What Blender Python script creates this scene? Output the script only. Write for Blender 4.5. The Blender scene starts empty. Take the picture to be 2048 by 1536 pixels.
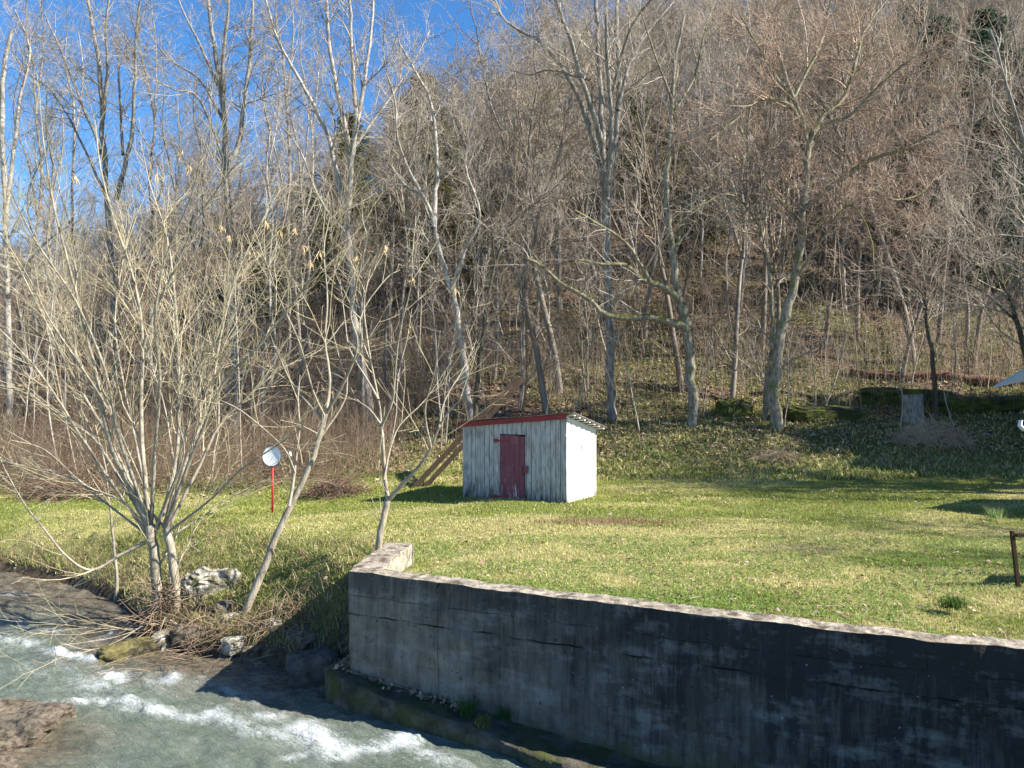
import bpy, math, random
import numpy as np
from mathutils import Vector

# ---------------------------------------------------------------- camera, sky, sun
scene = bpy.context.scene
C = scene.collection
CAMZ = 2.76                     # camera height above the lawn
F = 1540.0                      # focal length in photo pixels (2048 wide)
cam_d = bpy.data.cameras.new("camera")
cam = bpy.data.objects.new("camera", cam_d)
C.objects.link(cam)
cam.location = (0, 0, CAMZ)
cam.rotation_euler = (math.radians(90), 0, 0)
cam_d.sensor_width = 36
cam_d.lens = F / 2048 * 36
cam_d.clip_start = 0.1
cam_d.clip_end = 1500
scene.camera = cam

SUN_AZ, SUN_EL = math.radians(-12), math.radians(38)      # azimuth from +X towards +Y
world = bpy.data.worlds.new("World")
scene.world = world
world.use_nodes = True
wn = world.node_tree
bg = wn.nodes["Background"]
sky = wn.nodes.new("ShaderNodeTexSky")
sky.sky_type = 'NISHITA'
sky.sun_disc = False
sky.sun_elevation = SUN_EL
sky.sun_rotation = math.radians(90) - SUN_AZ
sky.altitude = 300
sky.air_density = 1.0
sky.dust_density = 0.3
sky.ozone_density = 6.0
hs_ = wn.nodes.new("ShaderNodeHueSaturation")
hs_.inputs["Saturation"].default_value = 1.17
hs_.inputs["Value"].default_value = 1.35
wn.links.new(sky.outputs[0], hs_.inputs["Color"])
wn.links.new(hs_.outputs[0], bg.inputs[0])
bg.inputs[1].default_value = 0.064

sl = bpy.data.lights.new("sun", 'SUN')
sl.energy = 5.0
sl.angle = math.radians(0.5)
sl.color = (1.0, 0.94, 0.84)
so = bpy.data.objects.new("sun", sl)
C.objects.link(so)
so.rotation_euler = Vector((math.cos(SUN_EL) * math.cos(SUN_AZ), math.cos(SUN_EL) * math.sin(SUN_AZ),
                            math.sin(SUN_EL))).to_track_quat('Z', 'Y').to_euler()
scene.view_settings.view_transform = 'Standard'
scene.view_settings.look = 'None'
scene.view_settings.exposure = 1.42
scene.view_settings.gamma = 1

RNG = random.Random(7)
NR = np.random.default_rng(7)

# ---------------------------------------------------------------- helpers
def W(x, y, d):
    """photo pixel at depth d -> world point"""
    return ((x - 1024) / F * d, d, CAMZ - (y - 768) / F * d)

def tag(o, label=None, cat=None, group=None, kind=None):
    if label: o['label'] = label
    if cat: o['category'] = cat
    if group: o['group'] = group
    if kind: o['kind'] = kind
    return o

def empty(name, loc=(0, 0, 0), rz=0):
    o = bpy.data.objects.new(name, None)
    o.empty_display_size = 0.2
    C.objects.link(o)
    o.location = loc
    o.rotation_euler = (0, 0, rz)
    return o

def mesh_np(name, V, Fc, mat, parent=None, smooth=False, col=None, fn=None):
    """V (n,3), Fc (m,k) index array (k=3 or 4) or list of such arrays"""
    me = bpy.data.meshes.new(name)
    V = np.asarray(V, dtype=np.float32)
    if not isinstance(Fc, list): Fc = [Fc]
    Fc = [np.asarray(f, dtype=np.int32) for f in Fc if len(f)]
    tot = sum(f.shape[0] for f in Fc)
    nl = sum(f.size for f in Fc)
    me.vertices.add(len(V)); me.vertices.foreach_set("co", V.ravel())
    me.loops.add(nl); me.loops.foreach_set("vertex_index", np.concatenate([f.ravel() for f in Fc]))
    me.polygons.add(tot)
    ks = np.concatenate([np.full(f.shape[0], f.shape[1], dtype=np.int32) for f in Fc])
    st = np.concatenate([[0], np.cumsum(ks)[:-1]]).astype(np.int32)
    me.polygons.foreach_set("loop_start", st)
    me.polygons.foreach_set("use_smooth", np.full(tot, smooth, dtype=bool))
    me.update(calc_edges=True)
    if col is not None:
        a = me.color_attributes.new("tint", 'FLOAT_COLOR', 'POINT')
        c4 = np.ones((len(V), 4), dtype=np.float32); c4[:, :col.shape[1]] = col
        a.data.foreach_set("color", c4.ravel())
    if fn is not None:
        for k, arr in fn.items():
            a = me.attributes.new(k, 'FLOAT', 'POINT'); a.data.foreach_set("value", np.asarray(arr, dtype=np.float32))
    me.materials.append(mat)
    o = bpy.data.objects.new(name, me)
    C.objects.link(o)
    if parent is not None: o.parent = parent
    return o

def vnoise(x, y, seed=0):
    x = np.asarray(x, dtype=np.float64); y = np.asarray(y, dtype=np.float64)
    xi = np.floor(x).astype(np.int64); yi = np.floor(y).astype(np.int64)
    fx = x - xi; fy = y - yi
    fx = fx * fx * (3 - 2 * fx); fy = fy * fy * (3 - 2 * fy)
    def h(a, b):
        n = (a * 374761393 + b * 668265263 + seed * 1442695041) & 0x7fffffff
        n = ((n ^ (n >> 13)) * 1274126177) & 0x7fffffff
        n = n ^ (n >> 16)
        return (n & 0xffff) / 65535.0
    return (h(xi, yi) * (1 - fx) + h(xi + 1, yi) * fx) * (1 - fy) + (h(xi, yi + 1) * (1 - fx) + h(xi + 1, yi + 1) * fx) * fy

def fbm(x, y, seed=0, o=4):
    s = 0; a = 0.5; t = 0
    for i in range(o):
        s = s + a * vnoise(x * 2 ** i, y * 2 ** i, seed + i * 17); t += a; a *= 0.55
    return s / t          # 0..1

class MB:
    """collects quads/tris for one mesh"""
    def __init__(s): s.v = []; s.f3 = []; s.f4 = []
    def add(s, vs, fs):
        b = len(s.v); s.v += [tuple(v) for v in vs]
        for f in fs:
            (s.f4 if len(f) == 4 else s.f3).append([i + b for i in f])
    def box(s, o, u, v, w):
        """corner o and three edge vectors"""
        o, u, v, w = map(Vector, (o, u, v, w))
        p = [o, o + u, o + u + v, o + v, o + w, o + u + w, o + u + v + w, o + v + w]
        s.add(p, [(0, 3, 2, 1), (4, 5, 6, 7), (0, 1, 5, 4), (1, 2, 6, 5), (2, 3, 7, 6), (3, 0, 4, 7)])
    def tube(s, pts, r, n=8, caps=True):
        V, Q = tubes([(np.array(pts, dtype=float), np.full(len(pts), r) if np.isscalar(r) else np.array(r, dtype=float))], n)
        b = len(s.v); s.v += [tuple(v) for v in V]; s.f4 += [[i + b for i in q] for q in Q]
        if caps:
            m = len(V) - n
            for base, rev in ((0, True), (m, False)):
                c = V[base:base + n].mean(0); ci = len(s.v); s.v.append(tuple(c))
                for k in range(n):
                    a, bb = b + base + k, b + base + (k + 1) % n
                    s.f3.append([ci, bb, a] if rev else [ci, a, bb])
    def build(s, name, mat, parent=None, smooth=False):
        return mesh_np(name, np.array(s.v), [np.array(s.f4).reshape(-1, 4), np.array(s.f3).reshape(-1, 3)], mat, parent, smooth)

def tubes(br, n):
    """list of (pts, radii) -> verts, quads, all with n sides"""
    if not br: return np.zeros((0, 3)), np.zeros((0, 4), dtype=int)
    P = np.concatenate([b[0] for b in br]); R = np.concatenate([b[1] for b in br])
    T = np.concatenate([np.gradient(b[0], axis=0) for b in br])
    T /= np.linalg.norm(T, axis=1)[:, None] + 1e-9
    ref = np.concatenate([np.tile([[1.0, 0.1, 0.05]] if abs(b[0][-1][0] - b[0][0][0]) < 0.75 * np.linalg.norm(b[0][-1] - b[0][0]) else [[0.05, 0.1, 1.0]], (len(b[0]), 1)) for b in br])
    A = np.cross(T, ref); A /= np.linalg.norm(A, axis=1)[:, None] + 1e-9
    B = np.cross(T, A)
    ang = np.arange(n) * 2 * math.pi / n
    V = P[:, None, :] + R[:, None, None] * (A[:, None, :] * np.cos(ang)[None, :, None] + B[:, None, :] * np.sin(ang)[None, :, None])
    V = V.reshape(-1, 3)
    ln = np.array([len(b[0]) for b in br]); st = np.concatenate([[0], np.cumsum(ln)[:-1]])
    ok = np.ones(len(P), dtype=bool); ok[st + ln - 1] = False
    i = np.nonzero(ok)[0]
    k = np.arange(n); k2 = (k + 1) % n
    Q = np.stack([(i[:, None] * n + k), (i[:, None] * n + k2), ((i[:, None] + 1) * n + k2), ((i[:, None] + 1) * n + k)], axis=-1).reshape(-1, 4)
    return V, Q

# ---------------------------------------------------------------- materials
def new_mat(name, rough=0.85, spec=0.3):
    m = bpy.data.materials.new(name); m.use_nodes = True
    nt = m.node_tree; b = nt.nodes["Principled BSDF"]
    b.inputs["Roughness"].default_value = rough
    b.inputs["Specular IOR Level"].default_value = spec
    return m, nt, b

def node(nt, t, ins=None, **props):
    n = nt.nodes.new(t)
    for k, v in props.items(): setattr(n, k, v)
    for k, v in (ins or {}).items():
        s = n.inputs[k]
        if isinstance(v, bpy.types.NodeSocket): nt.links.new(v, s)
        else: s.default_value = v
    return n

def c4(c): return (c[0], c[1], c[2], 1)

def mix(nt, f, a, b, mode='MIX'):
    n = nt.nodes.new("ShaderNodeMix"); n.data_type = 'RGBA'; n.blend_type = mode
    for s, v in ((n.inputs[0], f), (n.inputs[6], a), (n.inputs[7], b)):
        if isinstance(v, bpy.types.NodeSocket): nt.links.new(v, s)
        elif isinstance(v, (int, float)): s.default_value = v
        else: s.default_value = c4(v)
    return n.outputs[2]

def noise(nt, co, scale, detail=4, rough=0.6, dist=0.0):
    ins = {"Scale": scale, "Detail": detail, "Roughness": rough, "Distortion": dist}
    n = node(nt, "ShaderNodeTexNoise", ins)
    if co is not None: nt.links.new(co, n.inputs["Vector"])
    return n.outputs["Fac"]

def ramp(nt, f, lo, hi, a=0.0, b=1.0):
    n = node(nt, "ShaderNodeMapRange", {"Value": f, "From Min": lo, "From Max": hi, "To Min": a, "To Max": b})
    return n.outputs[0]

def math_(nt, op, a, b=0.0):
    n = nt.nodes.new("ShaderNodeMath"); n.operation = op
    for s, v in ((n.inputs[0], a), (n.inputs[1], b)):
        if isinstance(v, bpy.types.NodeSocket): nt.links.new(v, s)
        else: s.default_value = v
    return n.outputs[0]

def objco(nt, scale=(1, 1, 1), rot=(0, 0, 0), out="Object"):
    t = nt.nodes.new("ShaderNodeTexCoord")
    m = node(nt, "ShaderNodeMapping", {"Vector": t.outputs[out], "Scale": scale, "Rotation": rot})
    return m.outputs[0]

def bump(nt, b, h, strength=0.5, dist=0.02):
    n = node(nt, "ShaderNodeBump", {"Height": h, "Strength": strength, "Distance": dist})
    nt.links.new(n.outputs[0], b.inputs["Normal"])

def two_tone(name, c1, c2, scale=6, stretch=(1, 1, 1), lo=0.35, hi=0.65, rough=0.85, bmp=0.4, bd=0.02, spec=0.25, fine=None):
    m, nt, b = new_mat(name, rough, spec)
    co = objco(nt, stretch)
    f = ramp(nt, noise(nt, co, scale, 6, 0.65), lo, hi)
    c = mix(nt, f, c1, c2)
    if fine:
        g = ramp(nt, noise(nt, objco(nt), fine[1], 5, 0.7), 0.45, 0.62)
        c = mix(nt, g, c, fine[0])
    nt.links.new(c, b.inputs["Base Color"])
    if bmp: bump(nt, b, noise(nt, co, scale * 2.2, 5, 0.7), bmp, bd)
    return m

def bark(name, c1, c2, moss=None, var=False, scale=14):
    m, nt, b = new_mat(name, 0.9, 0.15)
    co = objco(nt, (1, 1, 0.25))
    f = ramp(nt, noise(nt, co, scale, 6, 0.7), 0.36, 0.64)
    c = mix(nt, f, c1, c2)
    if var:
        r = node(nt, "ShaderNodeObjectInfo").outputs["Random"]
        c = mix(nt, ramp(nt, r, 0, 1, 0, 0.8), c, (c1[0] * 0.48, c1[1] * 0.43, c1[2] * 0.40))
    if moss:
        g = node(nt, "ShaderNodeNewGeometry")
        sx = node(nt, "ShaderNodeSeparateXYZ", {"Vector": g.outputs["Normal"]})
        mn = noise(nt, objco(nt), 3.0, 5, 0.7)
        k = math_(nt, 'ADD', ramp(nt, sx.outputs[2], -0.3, 0.9, 0, 0.5), mn)
        c = mix(nt, ramp(nt, k, 0.62, 0.85, 0, 0.9), c, moss)
    nt.links.new(c, b.inputs["Base Color"])
    bump(nt, b, noise(nt, co, scale * 1.6, 5, 0.75), 0.8, 0.03)
    return m

def attr_mat(name, rough=0.8, spec=0.2, nscale=30, amt=0.35, trans=0.0):
    """colour from the 'tint' vertex colour with fine noise"""
    m, nt, b = new_mat(name, rough, spec)
    a = node(nt, "ShaderNodeAttribute", attribute_name="tint").outputs["Color"]
    f = ramp(nt, noise(nt, objco(nt), nscale, 4, 0.7), 0.3, 0.7, 1 - amt, 1 + amt)
    g = node(nt, "ShaderNodeCombineXYZ", {0: f, 1: f, 2: f}).outputs[0]
    nt.links.new(mix(nt, 1.0, a, g, 'MULTIPLY'), b.inputs["Base Color"])
    if trans:
        ou = nt.nodes["Material Output"]
        t = node(nt, "ShaderNodeBsdfTranslucent", {"Color": a})
        mx = node(nt, "ShaderNodeMixShader", {0: trans, 1: b.outputs[0], 2: t.outputs[0]})
        nt.links.new(mx.outputs[0], ou.inputs["Surface"])
    return m

M = {}
M['pale'] = bark("pale_bark", (0.50, 0.46, 0.40), (0.20, 0.18, 0.15), scale=9)
M['tan'] = bark("tan_bark", (0.42, 0.37, 0.285), (0.21, 0.18, 0.13), scale=9)
M['grey'] = bark("grey_bark", (0.36, 0.335, 0.295), (0.10, 0.09, 0.075), scale=11)
M['mossy'] = bark("mossy_bark", (0.40, 0.36, 0.29), (0.12, 0.105, 0.08), moss=(0.12, 0.125, 0.015))
M['dark'] = bark("dark_bark", (0.13, 0.11, 0.09), (0.06, 0.05, 0.04), moss=(0.08, 0.09, 0.03))
M['hill'] = bark("hill_bark", (0.38, 0.34, 0.285), (0.09, 0.078, 0.066), var=True, scale=5)
M['hilltwig'] = bark("hill_twigs", (0.45, 0.385, 0.30), (0.22, 0.175, 0.13), var=True, scale=1.5)
M['redtwig'] = bark("budding_twigs", (0.43, 0.325, 0.25), (0.30, 0.21, 0.155), scale=2)
M['tantwig'] = bark("tan_twigs", (0.55, 0.48, 0.33), (0.36, 0.30, 0.17), scale=3)
M['greytwig'] = bark("grey_twigs", (0.46, 0.41, 0.34), (0.24, 0.20, 0.16), scale=3)
M['brush'] = bark("brush_stems", (0.30, 0.225, 0.155), (0.13, 0.09, 0.06), scale=2)
M['tint'] = attr_mat("tinted_blades", trans=0.25)
M['litter'] = attr_mat("dry_leaves", trans=0.1)

# ---------------------------------------------------------------- terrain
WATER = -1.60
SHORE = np.array([(-60, 24), (-30, 21), (-18, 19.0), (-12, 18.05), (-9.8, 16.9), (-8.0, 15.5), (-6.95, 14.2), (-6.3, 13.2), (-5.0, 12.5),
                  (-3.98, 12.15), (-3.2, 11.7), (-2.55, 11.5), (-2.1, 11.35)], dtype=float)
WALL = np.array([(-2.225, 10.51), (-0.15, 9.57), (1.57, 8.78), (3.46, 7.95), (4.94, 7.42), (7.5, 6.6), (30, 2.0)], dtype=float)
WTOP = 0.20

def pdist(X, Y, poly):
    """distance to polyline and sign (left of direction positive)"""
    best = np.full(X.shape, 1e9); sg = np.zeros(X.shape)
    for a, b in zip(poly[:-1], poly[1:]):
        d = b - a; L2 = d @ d
        t = np.clip(((X - a[0]) * d[0] + (Y - a[1]) * d[1]) / L2, 0, 1)
        px, py = a[0] + t * d[0], a[1] + t * d[1]
        ds = np.hypot(X - px, Y - py)
        s = d[0] * (Y - a[1]) - d[1] * (X - a[0])
        m = ds < best - 1e-9
        best = np.where(m, ds, best); sg = np.where(m, np.sign(s), sg)
    return best, sg

PROF_Y = [0, 20, 22, 24, 27, 30, 34, 40, 50, 62, 74, 90, 110, 200]
PROF_Z = [0, 0, 0.12, 0.42, 1.15, 2.0, 3.2, 5.6, 11.2, 19, 28, 40, 50, 60]
RID_X = [-200, -80, -60, -30, -7, 16, 40, 60, 200]
RID_Z = [4, 5, 6.5, 13, 25, 36, 42, 47, 60]

def hill(X, Y):
    Ye = Y + np.clip(X, -20, 25) * 0.06 + (fbm(X * 0.05 + 9, Y * 0.05, 5, 3) - 0.5) * 5 * np.clip((Y - 24) / 20, 0, 1)
    h = np.interp(Ye, PROF_Y, PROF_Z); r = np.interp(X, RID_X, RID_Z)
    k = 4.0
    sm = -k * np.log(np.exp(-h / k) + np.exp(-r / k)) + k * np.log(1 + np.exp(-r / k))
    return np.where(Y > 19, sm, 0)

def lawn(X, Y):
    return -0.07 * np.clip(-X, 0, 9) + 0.05 * (fbm(X * 0.7, Y * 0.7, 3, 3) - 0.5) - 0.07 * np.exp(-((X - 1.9) ** 2 + (Y - 19.6) ** 2) / 3) \
        - 0.05 * np.clip((X - 2) / 4, 0, 1)

def height(X, Y):
    X = np.asarray(X, dtype=float); Y = np.asarray(Y, dtype=float)
    z = lawn(X, Y) + hill(X, Y) + (fbm(X * 0.5, Y * 0.5, 11, 4) - 0.5) * 0.9 * np.clip((Y - 23) / 8, 0, 1)
    z = z + 0.3 * np.exp(-((X - 12) ** 2 / 40 + (Y - 25.5) ** 2 / 3))
    ds, sg = pdist(X, Y, SHORE)
    w = np.interp(X, [-60, -12, -8, -5, -4, -2.8], [4, 2.4, 1.9, 2.6, 2.0, 1.1])
    t = np.clip(ds / w, 0, 1)
    prof = np.interp(t, [0, 0.06, 0.35, 0.7, 1.0], [0, 0.24, 0.42, 0.78, 1.0])
    bank = (WATER - 0.02) + (z - WATER) * prof + (fbm(X * 3, Y * 3, 8, 4) - 0.5) * 0.35 * np.sin(np.clip(t, 0, 1) * math.pi)
    land = np.where(t < 1, bank, z)
    bed = WATER - 0.05 - np.clip(ds * 0.35, 0, 0.7)
    dw, sw = pdist(X, Y, WALL)
    wing = (Y > 10.3) & (Y < 13.0)
    wx = np.interp(Y, [10.5, 12.4], [-2.0, -1.76])
    right_of_wing = X > wx + 0.02
    inside = right_of_wing & (sw > 0) & (X > -2.6)
    yardz = z - 0.0
    # in-stream test
    streamside = np.where(X < -2.15, sg < 0, sw < 0)
    streamside = streamside & (Y < 30)
    # gentle rise of lawn to just under the coping of the front wall
    near = z + 0.10 * np.exp(-(dw / 0.9) ** 2)
    out = np.where(inside, near, land)
    out = np.where(inside & (Y > 12.4), z * np.clip((X - wx) / 0.8, 0, 1) + land * (1 - np.clip((X - wx) / 0.8, 0, 1)), out)
    cut = (sw < 0) | (dw < 0.16) & (X > -2.2)
    out = np.where((X >= -2.15) & cut & (Y < 11.4), WATER - 0.6, out)
    out = np.where((X < -2.15) & (sg < 0), bed, out)
    out = np.where((X >= -2.15) & (X < 0) & (Y < 11.35) & (~right_of_wing), np.minimum(out, np.where(Y > 11.2, out, WATER - 0.3)), out)
    return out

def axis(a):
    return np.concatenate([np.arange(s, e, st) for s, e, st in a])
gx = axis([(-300, -60, 12), (-60, -16, 1.0), (-16, 8, 0.12), (8, 20, 0.4), (20, 60, 1.0), (60, 301, 12)])
gy = axis([(-60, 6, 3), (6, 24, 0.12), (24, 40, 0.35), (40, 120, 1.2), (120, 401, 14)])
GX, GY = np.meshgrid(gx, gy)
GZ = height(GX, GY)
# a dip where the shed stands level
nx, ny = len(gx), len(gy)
idx = np.arange(nx * ny).reshape(ny, nx)
Q = np.stack([idx[:-1, :-1], idx[:-1, 1:], idx[1:, 1:], idx[1:, :-1]], -1).reshape(-1, 4)
# broad ground colours: the lawn's soil and thatch, leaf litter on the hill, mud and gravel by the stream
grass_c = np.array([0.15, 0.17, 0.05]); straw_c = np.array([0.33, 0.30, 0.12]); lit_c = np.array([0.13, 0.092, 0.062])
mud_c = np.array([0.10, 0.075, 0.05]); cov_c = np.array([0.10, 0.12, 0.04])
f = fbm(GX * 0.45, GY * 0.9, 21, 4)[..., None]
col = grass_c + (straw_c - grass_c) * np.clip((f - 0.38) / 0.22, 0, 1)
hl = np.clip((GY + GX * 0.05 - 22.5) / 4 + (fbm(GX * 0.4, GY * 0.4, 31, 4) - 0.5) * 2, 0, 1)[..., None]
col = col * (1 - hl) + lit_c * hl
cv = (np.clip((GX - 2) / 8, 0, 1) * np.clip((50 - GY) / 14, 0, 1) * np.clip((fbm(GX * 0.35, GY * 0.35, 41, 4) - 0.38) / 0.14, 0, 1))[..., None] * hl
col = col * (1 - cv * 0.75) + cov_c * cv * 0.75
dsh, ssh = pdist(GX, GY, SHORE)
mk = (np.clip(1.2 - dsh / 1.3, 0, 1) * (GX < -2.1))[..., None]
col = col * (1 - mk) + mud_c * mk
bare = np.exp(-(((GX - 1.9) / 1.3) ** 2 + ((GY - 15.5) / 0.35) ** 2))[..., None]
col = col * (1 - bare) + np.array([0.24, 0.15, 0.10]) * bare
gm, nt, b = new_mat("ground_soil", 0.95, 0.1)
a = node(nt, "ShaderNodeAttribute", attribute_name="tint").outputs["Color"]
n1 = noise(nt, objco(nt), 9.0, 8, 0.75)
f1 = ramp(nt, n1, 0.3, 0.7, 0.45, 1.6)
g = node(nt, "ShaderNodeCombineXYZ", {0: f1, 1: f1, 2: f1}).outputs[0]
nt.links.new(mix(nt, 1.0, a, g, 'MULTIPLY'), b.inputs["Base Color"])
bump(nt, b, noise(nt, objco(nt), 14, 8, 0.75), 0.9, 0.08)
gnd = mesh_np("ground", np.stack([GX, GY, GZ], -1).reshape(-1, 3), Q, gm, smooth=True, col=col.reshape(-1, 3))
tag(gnd, kind='structure')

# ---------------------------------------------------------------- water
wx_, wy_ = axis([(-30, -15, 0.25), (-15, 3.5, 0.045), (3.5, 9, 0.3)]), axis([(-8, 7.5, 0.3), (7.5, 14, 0.045), (14, 25, 0.09)])
WX, WY = np.meshgrid(wx_, wy_)
# flow-aligned coordinates
fx = WX * 0.80 - WY * 0.60; fy = WX * 0.60 + WY * 0.80
def seg(pts, w):
    d, _ = pdist(WX, WY, np.array(pts)); return np.exp(-(d / w) ** 2)
def wp(x, y): 
    d = F * (CAMZ - WATER) / (y - 768); return ((x - 1024) / F * d, d)
foam = np.zeros_like(WX)
for pts, w, amp in [
    ([wp(120, 1298), wp(165, 1325), wp(205, 1345), wp(260, 1365), wp(330, 1362)], 0.22, 1.15),
    ([wp(170, 1330), wp(215, 1380), wp(260, 1410)], 0.26, 1.1),
    ([wp(90, 1415), wp(180, 1402), wp(260, 1405), wp(330, 1425)], 0.16, 1.0),
    ([wp(330, 1425), wp(420, 1440), wp(500, 1432), wp(560, 1430)], 0.13, 0.8),
    ([wp(420, 1425), wp(460, 1450), wp(520, 1465), wp(590, 1475)], 0.20, 0.85),
    ([wp(600, 1450), wp(640, 1480), wp(680, 1505), wp(760, 1490), wp(820, 1480)], 0.22, 1.15),
    ([wp(640, 1480), wp(600, 1510), wp(560, 1520)], 0.10, 0.85),
    ([wp(850, 1505), wp(900, 1520), wp(930, 1536)], 0.14, 0.95),
    ([wp(0, 1270), wp(60, 1290), wp(120, 1300)], 0.22, 0.7),
    ([wp(0, 1230), wp(50, 1250), wp(110, 1265)], 0.18, 0.5),
    ([wp(180, 1285), wp(250, 1262), wp(300, 1255)], 0.12, 0.8),
    ([wp(0, 1190), wp(60, 1188)], 0.15, 0.45),
    ([wp(40, 1330), wp(100, 1350)], 0.2, 0.4),
    ([wp(330, 1345), wp(420, 1365), wp(520, 1395)], 0.2, 0.5)]:
    foam = np.maximum(foam, seg(pts, w * 1.2) * amp * 0.56)
rip = fbm(fx * 1.3, fy * 2.6, 51, 4) - 0.5
rip2 = fbm(fx * 5 + rip * 2, fy * 9, 52, 4) - 0.5
fine = fbm(fx * 16, fy * 22 + rip2 * 3, 53, 3) - 0.5
foam = foam * np.clip(0.62 + (fbm(fx * 1.8, fy * 4.0, 57, 4) - 0.45) * 3, 0.25, 1.15)
WZ = WATER + rip * (0.12 + 0.10 * foam) + rip2 * (0.06 + 0.13 * foam) + fine * (0.02 + 0.05 * foam) + 0.04 * foam
shallow = np.clip(1 - (pdist(WX, WY, SHORE)[0] - 0.2) / 1.6, 0, 1)
shallow = np.maximum(shallow, np.clip((WY - 13.6) / 2.5, 0, 0.85))
shallow = np.maximum(shallow, np.exp(-(((WX + 6.3) / 1.3) ** 2 + ((WY - 9.2) / 0.9) ** 2)))
wm, nt, b = new_mat("stream_water", 0.12, 0.38)
b.inputs["IOR"].default_value = 1.33
fo = node(nt, "ShaderNodeAttribute", attribute_name="foam").outputs["Fac"]
sh = node(nt, "ShaderNodeAttribute", attribute_name="shallow").outputs["Fac"]
cf = objco(nt, (1.0, 2.4, 1), (0, 0, math.radians(-36.9 + 73.8 - 0)))
cf = objco(nt, (1, 1, 1))
bedn = noise(nt, objco(nt, (1.0, 1.7, 1)), 2.2, 6, 0.65, 0.6)
deep = mix(nt, ramp(nt, bedn, 0.35, 0.65), (0.125, 0.16, 0.125), (0.19, 0.225, 0.18))
brown = mix(nt, ramp(nt, noise(nt, objco(nt, (1, 1.6, 1)), 3.4, 7, 0.7, 0.8), 0.38, 0.62), (0.075, 0.062, 0.042), (0.24, 0.20, 0.14))
wc = mix(nt, ramp(nt, math_(nt, 'ADD', sh, math_(nt, 'MULTIPLY', bedn, 0.5)), 0.35, 1.0), deep, brown)
fn1 = noise(nt, cf, 7.0, 8, 0.72, 1.2)
fn2 = noise(nt, cf, 26.0, 5, 0.7, 0.8)
flo = node(nt, "ShaderNodeMapping", {"Vector": objco(nt, (1, 1, 1), (0, 0, math.radians(36.9))), "Scale": (0.45, 1.7, 1)}).outputs[0]
rid = math_(nt, 'SUBTRACT', 1.0, math_(nt, 'MULTIPLY', math_(nt, 'ABSOLUTE', math_(nt, 'SUBTRACT', noise(nt, flo, 3.4, 8, 0.68, 1.6), 0.5)), 5.0))
rid2 = math_(nt, 'SUBTRACT', 1.0, math_(nt, 'MULTIPLY', math_(nt, 'ABSOLUTE', math_(nt, 'SUBTRACT', noise(nt, flo, 10, 7, 0.7, 1.2), 0.5)), 5.0))
fk = math_(nt, 'ADD', math_(nt, 'MULTIPLY', fo, 0.95), math_(nt, 'ADD', math_(nt, 'MULTIPLY', rid, 0.36), math_(nt, 'ADD', math_(nt, 'MULTIPLY', rid2, 0.28), math_(nt, 'MULTIPLY', fn2, 0.25))))
fl1 = math_(nt, 'SUBTRACT', 1.0, math_(nt, 'MULTIPLY', math_(nt, 'ABSOLUTE', math_(nt, 'SUBTRACT', noise(nt, flo, 3.0, 8, 0.7, 1.5), 0.5)), 9.0))
spk = ramp(nt, noise(nt, cf, 60, 3, 0.6), 0.66, 0.74)  # white specks: droplets and sparkle painted into the water colour
spk = math_(nt, 'MULTIPLY', spk, ramp(nt, fo, 0.03, 0.3, 0.0, 0.9))
ripple_glint = math_(nt, 'MULTIPLY', ramp(nt, fl1, 0.55, 1.0), ramp(nt, math_(nt, 'ADD', fo, math_(nt, 'MULTIPLY', bedn, 0.6)), 0.28, 0.75, 0.0, 0.5))  # ripple highlights painted as thin pale lines along the flow
foam_glint = math_(nt, 'MAXIMUM', ramp(nt, fk, 0.80, 1.28), math_(nt, 'MAXIMUM', spk, ripple_glint))
nt.links.new(mix(nt, foam_glint, wc, (0.66, 0.70, 0.70)), b.inputs["Base Color"])
nt.links.new(ramp(nt, foam_glint, 0, 1, 0.10, 0.6), b.inputs["Roughness"])
bump(nt, b, math_(nt, 'ADD', noise(nt, flo, 6, 9, 0.75, 0.8), math_(nt, 'MULTIPLY', fn2, 0.4)), 1.0, 0.10)
nx2, ny2 = len(wx_), len(wy_)
idx = np.arange(nx2 * ny2).reshape(ny2, nx2)
Q = np.stack([idx[:-1, :-1], idx[:-1, 1:], idx[1:, 1:], idx[1:, :-1]], -1).reshape(-1, 4)
wat = mesh_np("stream_water", np.stack([WX, WY, WZ], -1).reshape(-1, 3), Q, wm, smooth=True,
              fn={"foam": foam.ravel(), "shallow": shallow.ravel()})
tag(wat, kind='structure')

# ---------------------------------------------------------------- retaining wall
cm, nt, b = new_mat("stained_concrete", 0.9, 0.2)
uv = node(nt, "ShaderNodeUVMap").outputs[0]
sp = node(nt, "ShaderNodeSeparateXYZ", {"Vector": uv})
S_, Z_ = sp.outputs[0], sp.outputs[1]
mp = node(nt, "ShaderNodeMapping", {"Vector": uv, "Scale": (1, 1, 1)}).outputs[0]
base = mix(nt, ramp(nt, noise(nt, mp, 1.6, 7, 0.65, 0.4), 0.36, 0.64), (0.14, 0.122, 0.095), (0.27, 0.24, 0.195))
streak = noise(nt, node(nt, "ShaderNodeMapping", {"Vector": uv, "Scale": (6, 0.5, 1)}).outputs[0], 1.6, 7, 0.75, 0.2)
big = noise(nt, mp, 0.75, 6, 0.7, 0.8)
# black crust: heavier towards the right end and the upper course
kb = math_(nt, 'ADD', math_(nt, 'MULTIPLY', ramp(nt, S_, 0.3, 6.0), 0.30), math_(nt, 'MULTIPLY', ramp(nt, Z_, -1.2, 0.1), 0.10))
kb = math_(nt, 'ADD', kb, math_(nt, 'ADD', math_(nt, 'MULTIPLY', big, 0.45), math_(nt, 'MULTIPLY', streak, 0.65)))
base = mix(nt, ramp(nt, kb, 0.54, 0.90, 0, 0.92), base, (0.024, 0.023, 0.025))
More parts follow.
